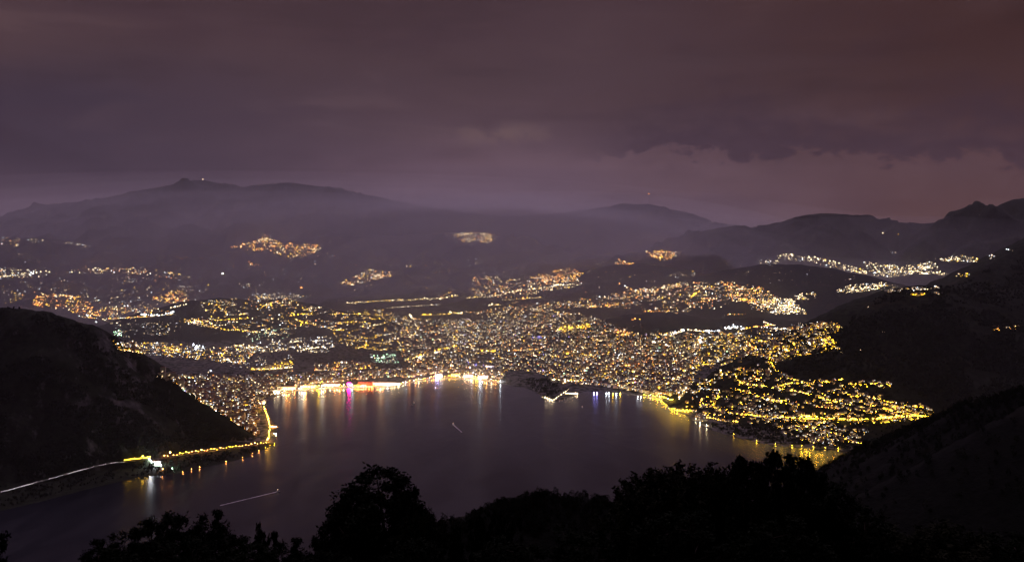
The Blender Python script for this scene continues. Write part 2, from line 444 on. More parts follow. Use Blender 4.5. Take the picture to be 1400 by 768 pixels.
def height(x, y):
    """terrain height and the region each point belongs to"""
    shp = x.shape
    x, y = x.ravel().astype(float), y.ravel().astype(float)
    sd = shore_sd(x, y)
    land = 1.8 + np.minimum(np.maximum(sd, 0) * 0.035, 75) + np.clip((y - 7000) * 0.012, 0, 70)
    land = land + fbm(x, y, 900, 4, 3) * np.clip(sd / 600, 0, 1) * 30
    west = np.clip((-x - 0.16 * y) / 600, 0, 1) * np.clip((y - 8800) / 600, 0, 1)    # the flat airport plain
    land = land * (1 - west) + 14 * west
    H = np.where(sd > 0, land, np.maximum(-18, -0.3 + sd * 0.25))
    reg = np.zeros(x.shape, int)
    n1 = fbm(x, y, 420, 5, 21)
    n2 = fbm(x, y, 34, 3, 41)
    for name, r, sf, sb, rd, pts in RIDGE_W:
        best = np.full(x.shape, -1e9); bd = np.full(x.shape, 1e9); bs = np.zeros(x.shape)
        for i in range(len(pts) - 1):
            d, t, side = seg_dist(x, y, pts[i], pts[i + 1])
            z = pts[i][2] * (1 - t) + pts[i + 1][2] * t
            s = np.where(side < 0, sf, sb)
            h = z - s * (np.sqrt(d * d + rd * rd) - rd)
            up = h > best
            best = np.where(up, h, best); bd = np.where(up, d, bd); bs = np.where(up, side, bs)
        k = np.clip(bd / (rd * 4 + 60), 0, 1)
        if r == 1: k = k * np.clip(1 - bs / 60, 0, 1)
        big = {1: 90, 2: 70, 3: 14, 4: 260, 5: 26}[r]
        best = best + n1 * big * k
        if r == 1: best = best + np.abs(fbm(x + 3 * n1 * 40, y, 210, 4, 77)) * 85 * k - 20 * k
        if r in (1, 2): best = best + n2 * 7
        if r == 3: best = best + fbm(x, y, 9, 2, 55) * 2.2
        if r in (4, 5): best = best + fbm(x, y, 160, 3, 61) * (16 if r == 4 else 7)
        up = best > H
        H = np.where(up, best, H); reg = np.where(up, r, reg)
    fg = 1038.3 - 0.42 * y - 0.30 * np.maximum(0, y - 130) - 0.03 * np.abs(x) + fbm(x, y, 14, 3, 91) * 0.8
    fg = np.where(y < 0, 1038.3 + 0.10 * np.abs(y) * 0 + fbm(x, y, 14, 3, 91) * 0.3, fg)
    reg = np.where((reg == 0) & (x < -350) & (y < 4330), 1, reg)
    up = fg > H
    H = np.where(up, fg, H); reg = np.where(up, 6, reg)
    return H.reshape(shp), reg.reshape(shp)


# ray table: terrain heights along view columns, used to stand things on the ground the photo shows them on
RU = np.linspace(-150, 1550, 1135)                        # photo columns, 1.5 px
RYD = np.geomspace(250, 24000, 900)
_u = (RU - 700.0) / FPX
RH, _ = height(_u[:, None] * RYD[None, :], np.broadcast_to(RYD[None, :], (len(RU), len(RYD))))
RS = (CAMZ - np.maximum(RH, 0.0)) / RYD[None, :] * FPX + HOR     # photo row at which each sample shows


def ground(px, py):
    """first terrain point seen through photo pixel(s)"""
    px, py = np.atleast_1d(np.asarray(px, float)), np.atleast_1d(np.asarray(py, float))
    c = np.clip(np.round((px - RU[0]) / (RU[1] - RU[0])).astype(int), 0, len(RU) - 1)
    vis = RS[c] <= py[:, None]
    k = np.argmax(vis, axis=1)
    ok = vis.any(axis=1) & (k > 0)
    k = np.maximum(k, 1)
    i = np.arange(len(px))
    s0, s1 = RS[c][i, k - 1], RS[c][i, k]
    t = np.clip((s0 - py) / np.where(np.abs(s0 - s1) < 1e-6, 1e-6, s0 - s1), 0, 1)
    Y = RYD[k - 1] * (1 - t) + RYD[k] * t
    Z = np.maximum(RH[c][i, k - 1] * (1 - t) + RH[c][i, k] * t, 0)
    return (px - 700.0) / FPX * Y, Y, Z, ok


def gz(x, y):
    return float(height(np.array([x]), np.array([y]))[0][0])


def build_terrain():
    ys = np.concatenate([np.linspace(-60, 30, 31)[:-1], np.geomspace(30, 1300, 260)[:-1], np.linspace(1300, 6800, 420)[:-1], np.geomspace(6800, 27000, 230)])
    us = np.linspace(-0.78, 0.78, 760)
    X = us[None, :] * (ys[:, None] + 260.0)
    Y = np.broadcast_to(ys[:, None], X.shape)
    H, R = height(X, Y)
    n, mm = X.shape
    verts = np.stack([X, Y, H], -1).reshape(-1, 3)
    idx = np.arange(n * mm).reshape(n, mm)
    f = np.stack([idx[:-1, :-1], idx[:-1, 1:], idx[1:, 1:], idx[1:, :-1]], -1).reshape(-1, 4)
    fr = R[:-1, :-1].reshape(-1)
    specs = {0: ("terrain", M_PLAIN, "valley floor and low ground under the lakeside town"), 1: ("mountain", M_ROCKY, "dark rocky wooded mountain dropping to the lake road"),
             2: ("mountain", M_FOREST, "dark domed mountain with a few summit lights above the yellow lit suburb"),
             3: ("hillside", M_NEAR, "black wooded spur and knoll below the viewpoint"), 4: ("mountain_range", M_FOREST, "hazy mountain ranges closing the valley"),
             5: ("hills", M_FOREST, "low wooded hills between the lit districts"), 6: ("ground", M_NEAR, "steep overgrown ground below the viewpoint")}
    for r, (nm, mt, lab) in specs.items():
        ff = f[fr == r]
        if not len(ff): continue
        used, inv = np.unique(ff, return_inverse=True)
        o = mesh_obj(nm, verts[used], inv.reshape(-1, 4), mt, smooth=True)
        tag(o, lab, None, None, "structure")


build_terrain()

# ------------------------------------------------------------------ lake
def build_lake():
    mt = bpy.data.materials.new("lake_water"); mt.use_nodes = True
    nt = mt.node_tree; N, L = nt.nodes, nt.links
    b = N["Principled BSDF"]
    b.inputs['Base Color'].default_value = (0.006, 0.007, 0.015, 1)
    b.inputs['IOR'].default_value = 1.2
    tc = N.new("ShaderNodeTexCoord")
    mp = N.new("ShaderNodeMapping"); mp.inputs['Scale'].default_value = (1, 0.45, 1); L.new(tc.outputs['Object'], mp.inputs[0])
    n1 = N.new("ShaderNodeTexNoise"); n1.inputs['Scale'].default_value = 0.0035; n1.inputs['Detail'].default_value = 6
    n1.inputs['Distortion'].default_value = 1.2; L.new(mp.outputs[0], n1.inputs['Vector'])
    r = N.new("ShaderNodeMapRange"); L.new(n1.outputs[0], r.inputs[0])
    r.inputs[1].default_value = 0.35; r.inputs[2].default_value = 0.65; r.inputs[3].default_value = 0.17; r.inputs[4].default_value = 0.25
    L.new(r.outputs[0], b.inputs['Roughness'])
    n2 = N.new("ShaderNodeTexNoise"); n2.inputs['Scale'].default_value = 0.05; n2.inputs['Detail'].default_value = 3; L.new(tc.outputs['Object'], n2.inputs['Vector'])
    bp = N.new("ShaderNodeBump"); bp.inputs['Strength'].default_value = 0.25; bp.inputs['Distance'].default_value = 0.5
    bp2 = N.new("ShaderNodeBump"); bp2.inputs['Strength'].default_value = 1.0; bp2.inputs['Distance'].default_value = 1.1
    n3 = N.new("ShaderNodeTexNoise"); n3.inputs['Scale'].default_value = 0.006; n3.inputs['Detail'].default_value = 5; n3.inputs['Distortion'].default_value = 2.0
    L.new(mp.outputs[0], n3.inputs['Vector']); L.new(n3.outputs[0], bp2.inputs['Height'])
    L.new(n2.outputs[0], bp.inputs['Height']); L.new(bp2.outputs[0], bp.inputs['Normal']); L.new(bp.outputs[0], b.inputs['Normal'])
    o = mesh_obj("lake", [(-5200, 1100, 0), (4200, 1100, 0), (4200, 7200, 0), (-5200, 7200, 0)], [(0, 1, 2, 3)], mt)
    tag(o, "dark calm lake reflecting the lights of the town", None, None, "structure")


build_lake()

# ------------------------------------------------------------------ haze
def build_haze():
    m = MB(); m.box((0, 13700, 1500), (46000, 28200, 3040))
    mt = bpy.data.materials.new("haze_air"); mt.use_nodes = True
    nt = mt.node_tree; nt.nodes.clear()
    v = nt.nodes.new("ShaderNodeVolumePrincipled"); v.inputs['Color'].default_value = HAZE_COLOR + (1,)
    v.inputs['Density'].default_value = HAZE_DENSITY; v.inputs['Anisotropy'].default_value = HAZE_G
    o = nt.nodes.new("ShaderNodeOutputMaterial"); nt.links.new(v.outputs[0], o.inputs['Volume'])
    tag(m.build("haze", mt), "thin purple night haze filling the valley", None, None, "stuff")


build_haze()


def build_mist():
    n, k = 40, 20
    MTS = {}
    def air(dens):
        mt = bpy.data.materials.new("mist_air"); mt.use_nodes = True
        nt = mt.node_tree; nt.nodes.clear()
        p = nt.nodes.new("ShaderNodeVolumePrincipled"); p.inputs['Color'].default_value = HAZE_COLOR + (1,)
        p.inputs['Density'].default_value = dens; p.inputs['Anisotropy'].default_value = HAZE_G
        o = nt.nodes.new("ShaderNodeOutputMaterial"); nt.links.new(p.outputs[0], o.inputs['Volume'])
        return mt
    for q, (cx, cy, cz, rx, ry, rz, dens) in enumerate(MIST):
        mt = MTS.get(dens) or MTS.setdefault(dens, air(dens))
        v, f = [], []
        for j in range(k + 1):
            el = -math.pi / 2 + math.pi * j / k
            for i in range(n):
                a = 2 * math.pi * (i + .37 * q) / n
                v.append((cx + rx * math.cos(el) * math.cos(a), cy + ry * math.cos(el) * math.sin(a), cz + rz * math.sin(el)))
        for j in range(k):
            for i in range(n):
                f.append((j * n + i, j * n + (i + 1) % n, (j + 1) * n + (i + 1) % n, (j + 1) * n + i))
        tag(mesh_obj("mist", v, f, mt), "night mist lying over the lit town and the valley behind it", None, None, "stuff")


build_mist()

N_SCALE, LAMP_PX, SHORE_BOOST = 2.3, 0.31, 110.0

# ------------------------------------------------------------------ the lit town: where lights stand (photo pixels -> terrain)
PAL = {
    'core': dict(W=.40, Y=.20, O=.22, C=.13, B=.02, G=.03), 'yel': dict(Y=.74, W=.16, C=.07, O=.03), 'olive': dict(Y=.42, W=.32, C=.16, O=.10),
    'white': dict(W=.62, C=.33, Y=.05), 'cool': dict(C=.85, W=.15), 'green': dict(G=.62, C=.22, W=.16), 'orange': dict(O=.55, Y=.25, W=.20),
    'mix': dict(W=.42, O=.26, Y=.20, C=.12), 'blue': dict(B=.7, C=.3), 'pink': dict(R=.6, W=.4), 'warm': dict(W=.75, Y=.25), 'Y': dict(Y=.9, W=.1), 'O': dict(O=.85, Y=.15),
    'W': dict(W=.9, C=.1), 'north': dict(C=.28, W=.55, Y=.12, O=.05), 'eastv': dict(W=.80, C=.12, Y=.08)}

# (photo polygon, number of lights, palette, size, share of buildings, district)
AREAS = [
    ([(0, 342), (300, 352), (450, 345), (640, 362), (640, 405), (440, 402), (260, 400), (0, 420)], 130, 'mix', .42, 0, 'far'), ([(930, 352), (1130, 368), (1300, 352), (1330, 372), (1200, 400), (1100, 398), (1040, 388)], 80, 'eastv', .42, 0, 'east'),
    ([(640, 360), (800, 352), (930, 378), (780, 412), (640, 420)], 90, 'mix', .45, 0, 'north'),
    # far west
    ([(0, 366), (70, 371), (60, 380), (0, 382)], 46, 'north', .9, 0, 'far'), ([(85, 368), (180, 366), (262, 377), (255, 383), (170, 375), (90, 373)], 62, 'mix', .9, 0, 'far'),
    ([(160, 380), (205, 378), (205, 386), (160, 387)], 14, 'white', .5, 0, 'far'), ([(5, 398), (35, 396), (32, 416), (6, 415)], 20, 'olive', .7, 0, 'far'),
    ([(130, 400), (260, 385), (300, 405), (215, 420), (150, 418)], 60, 'north', .6, 0, 'far'), ([(0, 384), (120, 384), (120, 400), (0, 398)], 30, 'north', .5, 0, 'far'),
    ([(45, 400), (115, 405), (138, 432), (112, 432), (85, 424), (45, 418)], 120, 'orange', 1.0, .2, 'far'), ([(60, 395), (130, 395), (140, 415), (80, 412)], 35, 'north', .6, 0, 'far'),
    ([(112, 422), (210, 418), (235, 428), (120, 434)], 75, 'mix', .8, .2, 'far'), ([(205, 408), (222, 402), (250, 396), (260, 412), (228, 416)], 62, 'orange', 1.0, .1, 'far'),
    ([(0, 325), (28, 326), (25, 338), (0, 336)], 14, 'mix', .8, 0, 'far'), ([(38, 328), (60, 328), (60, 332), (40, 333)], 6, 'white', .6, 0, 'far'), ([(88, 329), (130, 338), (128, 341), (90, 333)], 13, 'white', .6, 0, 'far'),
    ([(312, 338), (345, 331), (364, 321), (370, 328), (395, 333), (436, 335), (440, 341), (424, 350), (395, 353), (372, 347), (335, 342)], 185, 'orange', .95, .1, 'far'),
    ([(345, 330), (370, 322), (372, 328), (350, 334)], 22, 'white', .9, 0, 'far'), ([(338, 358), (358, 359), (358, 364), (340, 364)], 8, 'orange', .8, 0, 'far'),
    ([(325, 388), (342, 388), (345, 396), (330, 395)], 9, 'white', .5, 0, 'far'), ([(340, 372), (400, 360), (420, 385), (350, 392)], 10, 'white', .4, 0, 'far'),
    ([(458, 390), (482, 379), (508, 367), (535, 372), (538, 378), (515, 383), (485, 391)], 88, 'mix', .9, .1, 'far'), ([(528, 362), (570, 361), (570, 365), (528, 366)], 7, 'white', .7, 0, 'far'),
    ([(616, 322), (640, 317), (662, 319), (684, 323), (668, 333), (632, 331)], 85, 'mix', .9, .1, 'far'), ([(635, 350), (650, 352), (655, 366), (638, 362)], 5, 'white', .5, 0, 'far'),
    ([(345, 402), (385, 401), (425, 404), (420, 409), (350, 410)], 60, 'white', .6, .3, 'far'),
    # north, beyond the town
    ([(636, 380), (660, 377), (705, 383), (742, 375), (800, 384), (792, 393), (760, 396), (720, 405), (680, 409), (650, 408), (640, 397), (655, 388)], 330, 'mix', .85, .2, 'north'),
    ([(727, 381), (758, 371), (778, 366), (798, 375), (785, 386), (742, 387)], 165, 'orange', .9, .1, 'north'), ([(800, 361), (830, 360), (830, 364), (800, 366)], 6, 'white', .5, 0, 'north'),
    ([(838, 361), (845, 354), (852, 358), (866, 360), (864, 363)], 42, 'orange', .9, .1, 'north'), ([(881, 345), (905, 343), (926, 345), (918, 355), (903, 357), (890, 352)], 125, 'orange', .95, .1, 'north'),
    ([(918, 345), (932, 344), (930, 350), (918, 353)], 12, 'white', .6, 0, 'north'), ([(912, 378), (945, 368), (955, 376), (920, 381)], 18, 'white', .6, 0, 'north'),
    ([(845, 388), (870, 396), (898, 392), (938, 385), (943, 391), (900, 399), (870, 401)], 75, 'mix', .9, .2, 'north'),
    ([(780, 410), (860, 397), (940, 386), (1000, 385), (1045, 396), (1062, 405), (1062, 416), (1040, 425), (1000, 422), (950, 424), (930, 430), (880, 424), (820, 420), (790, 424)], 640, 'mix', .8, .3, 'north'),
    ([(700, 418), (780, 412), (815, 420), (800, 428), (740, 434), (660, 436), (650, 428)], 260, 'mix', .75, .3, 'north'),
    ([(985, 385), (1045, 394), (1060, 408), (1040, 418), (1000, 412)], 120, 'orange', .8, .2, 'north'),
    ([(1036, 412), (1060, 408), (1082, 409), (1098, 422), (1102, 430), (1062, 431), (1040, 426)], 260, 'eastv', .95, .2, 'north'), ([(1085, 405), (1108, 398), (1122, 402), (1112, 410), (1090, 410)], 32, 'eastv', .8, .1, 'north'),
    # east valley villages
    ([(1063, 350), (1080, 347), (1112, 352), (1150, 361), (1188, 371), (1185, 377), (1140, 368), (1100, 358), (1065, 356)], 115, 'eastv', .95, .1, 'east'),
    ([(1180, 358), (1215, 362), (1262, 368), (1292, 373), (1290, 377), (1250, 375), (1215, 380), (1192, 377)], 170, 'eastv', 1.0, .1, 'east'), ([(1238, 364), (1275, 358), (1285, 368), (1245, 370)], 60, 'eastv', .9, .1, 'east'),
    ([(1280, 356), (1310, 349), (1340, 354), (1335, 359), (1300, 359)], 58, 'eastv', .9, .1, 'east'), ([(1143, 398), (1165, 389), (1212, 387), (1212, 394), (1180, 400), (1150, 402)], 105, 'eastv', .9, .1, 'east'),
    ([(1030, 356), (1065, 356), (1064, 362), (1032, 361)], 14, 'white', .8, 0, 'east'), ([(1352, 350), (1362, 350), (1362, 355), (1352, 355)], 6, 'white', .8, 0, 'east'), ([(1303, 375), (1328, 374), (1328, 379), (1305, 380)], 9, 'yel', 1.0, 0, 'east'),
    ([(1214, 398), (1240, 395), (1300, 391), (1300, 394), (1240, 400), (1215, 402)], 46, 'white', .9, .4, 'summit'), ([(1244, 402), (1265, 402), (1264, 405), (1246, 405)], 22, 'Y', .9, .4, 'summit'), ([(1280, 401), (1287, 401), (1287, 404), (1280, 404)], 6, 'olive', .9, .4, 'summit'),
    ([(1356, 448), (1366, 448), (1366, 453), (1357, 453)], 7, 'orange', 1.0, .3, 'summit'), ([(1374, 448), (1396, 446), (1396, 451), (1375, 452)], 7, 'olive', .8, .3, 'summit'),
    # western hills
    ([(262, 413), (300, 411), (345, 406), (400, 408), (440, 424), (530, 424), (562, 440), (560, 478), (520, 466), (480, 462), (455, 450), (410, 447), (398, 458), (340, 456), (300, 452), (262, 440), (285, 428)], 560, 'olive', .85, .35, 'westhill'),
    ([(330, 458), (400, 447), (395, 462), (340, 470)], 70, 'green', .55, .3, 'westhill'), ([(322, 478), (350, 470), (400, 464), (455, 459), (460, 476), (440, 485), (400, 480), (350, 484)], 190, 'white', .85, .35, 'westhill'),
    ([(455, 455), (500, 462), (545, 466), (545, 480), (500, 480), (462, 470)], 110, 'yel', .8, .3, 'westhill'), ([(505, 485), (540, 484), (545, 497), (510, 497)], 85, 'green', .8, .2, 'westhill'),
    ([(152, 467), (200, 468), (250, 472), (300, 476), (345, 470), (350, 482), (330, 500), (300, 496), (255, 490), (200, 486), (165, 480)], 420, 'olive', .9, .35, 'westhill'),
    ([(225, 474), (245, 473), (250, 482), (228, 482)], 38, 'Y', 1.0, .3, 'westhill'), ([(262, 470), (280, 470), (280, 480), (262, 480)], 22, 'cool', .9, .1, 'westhill'),
    ([(148, 424), (190, 440), (225, 440), (262, 444), (230, 458), (165, 462), (150, 450)], 95, 'white', .6, .2, 'westhill'), ([(155, 452), (168, 452), (166, 460), (156, 460)], 24, 'green', .8, .1, 'westhill'),
    ([(240, 438), (262, 436), (300, 446), (300, 451), (262, 444)], 50, 'olive', 1.0, .3, 'westhill'), ([(300, 495), (345, 485), (400, 486), (400, 500), (340, 506), (310, 503)], 55, 'white', .6, .2, 'westhill'),
    # bay shore quarter in the west
    ([(210, 514), (250, 512), (330, 516), (400, 507), (400, 528), (366, 542), (353, 560), (350, 597), (322, 580), (283, 556), (246, 534)], 720, 'core', .85, .55, 'bay'),
    ([(270, 520), (360, 516), (390, 522), (350, 545), (300, 545)], 200, 'warm', 1.0, .4, 'bay'), ([(345, 506), (400, 494), (402, 500), (360, 508)], 50, 'Y', 1.0, .2, 'bay'),
    # lakefront and old town
    ([(400, 514), (470, 508), (540, 505), (600, 503), (690, 506), (690, 520), (650, 513), (600, 511), (560, 517), (530, 516), (480, 521), (430, 526), (400, 530)], 480, 'core', .85, .5, 'front'),
    ([(430, 500), (470, 496), (512, 497), (518, 504), (430, 508)], 130, 'mix', .95, .5, 'front'),
    ([(548, 432), (600, 437), (660, 436), (700, 434), (790, 427), (845, 446), (870, 457), (940, 456), (952, 470), (960, 482), (938, 544), (880, 538), (840, 531), (800, 527), (770, 523), (730, 508), (690, 508), (640, 508), (560, 503), (545, 480)], 3500, 'core', .72, .5, 'core'),
    ([(600, 437), (720, 437), (720, 470), (600, 470)], 420, 'north', .6, .3, 'core'), ([(790, 460), (935, 470), (930, 520), (800, 520)], 420, 'orange', .75, .5, 'core'),
    ([(638, 496), (660, 495), (662, 506), (640, 506)], 34, 'blue', .9, .2, 'core'), ([(725, 461), (740, 460), (740, 465), (727, 466)], 14, 'blue', .7, 0, 'core'),
    ([(760, 447), (805, 443), (812, 447), (770, 455)], 75, 'Y', 1.0, .2, 'core'), ([(838, 450), (862, 454), (862, 460), (842, 459)], 55, 'orange', 1.0, .3, 'core'),
    # east suburb
    ([(940, 456), (1020, 452), (1080, 450), (1140, 441), (1156, 450), (1132, 460), (1150, 470), (1140, 478), (1110, 487), (1085, 490), (1060, 500), (1055, 513), (1010, 514), (985, 522), (960, 535), (945, 545), (940, 520)], 1250, 'yel', .8, .4, 'suburb'),
    ([(945, 458), (1020, 455), (1000, 500), (950, 510)], 260, 'core', .8, .4, 'suburb'), ([(1112, 462), (1135, 462), (1150, 476), (1135, 482), (1112, 475)], 95, 'Y', 1.0, .3, 'suburb'),
    ([(1075, 444), (1140, 440), (1150, 446), (1085, 456)], 90, 'mix', .7, .3, 'suburb'),
    # lakeside slope in the east
    ([(1000, 531), (1012, 520), (1056, 514), (1100, 520), (1150, 521), (1198, 523), (1224, 528), (1200, 540), (1230, 548), (1268, 556), (1280, 566), (1286, 571), (1240, 577), (1198, 580), (1180, 600), (1150, 611), (1112, 607), (1085, 600), (1060, 585), (1000, 575), (970, 572), (940, 560), (935, 548), (975, 536)], 1150, 'yel', .82, .5, 'slope'),
    ([(985, 545), (1060, 555), (1090, 580), (1030, 572)], 110, 'white', .8, .4, 'slope'), ([(1075, 585), (1140, 580), (1190, 590), (1165, 608), (1100, 606)], 150, 'white', .75, .5, 'slope'),
    ([(950, 562), (965, 566), (968, 578), (955, 576)], 30, 'white', .8, .4, 'slope'), ([(1150, 545), (1230, 555), (1260, 565), (1180, 568)], 110, 'yel', .9, .5, 'slope'),
]
# dark woods and parks inside those areas
DARK = [[(842, 433), (935, 430), (937, 452), (872, 453), (845, 441)], [(425, 482), (500, 484), (500, 495), (430, 494)], [(405, 447), (445, 452), (452, 461), (405, 459)],
        [(955, 505), (1005, 488), (1055, 490), (1058, 500), (1010, 505), (985, 512), (960, 522), (945, 530)], [(1060, 536), (1105, 544), (1100, 549), (1060, 545)], [(1105, 556), (1160, 561), (1155, 567), (1105, 565)],
        [(700, 517), (760, 515), (765, 535), (735, 534)], [(580, 432), (615, 433), (615, 437), (580, 437)], [(1145, 580), (1200, 582), (1195, 590), (1150, 588)], [(755, 421), (860, 422), (858, 428), (780, 428)],
        [(625, 412), (690, 411), (690, 421), (640, 425), (600, 424)], [(795, 505), (815, 503), (815, 509), (800, 510)], [(985, 412), (1020, 414), (1040, 428), (980, 424)], [(648, 486), (672, 485), (672, 492), (650, 494)],
        [(875, 413), (905, 412), (905, 421), (880, 422)], [(978, 552), (1005, 545), (1010, 555), (990, 558)], [(1170, 529), (1215, 532), (1215, 540), (1180, 538)]]

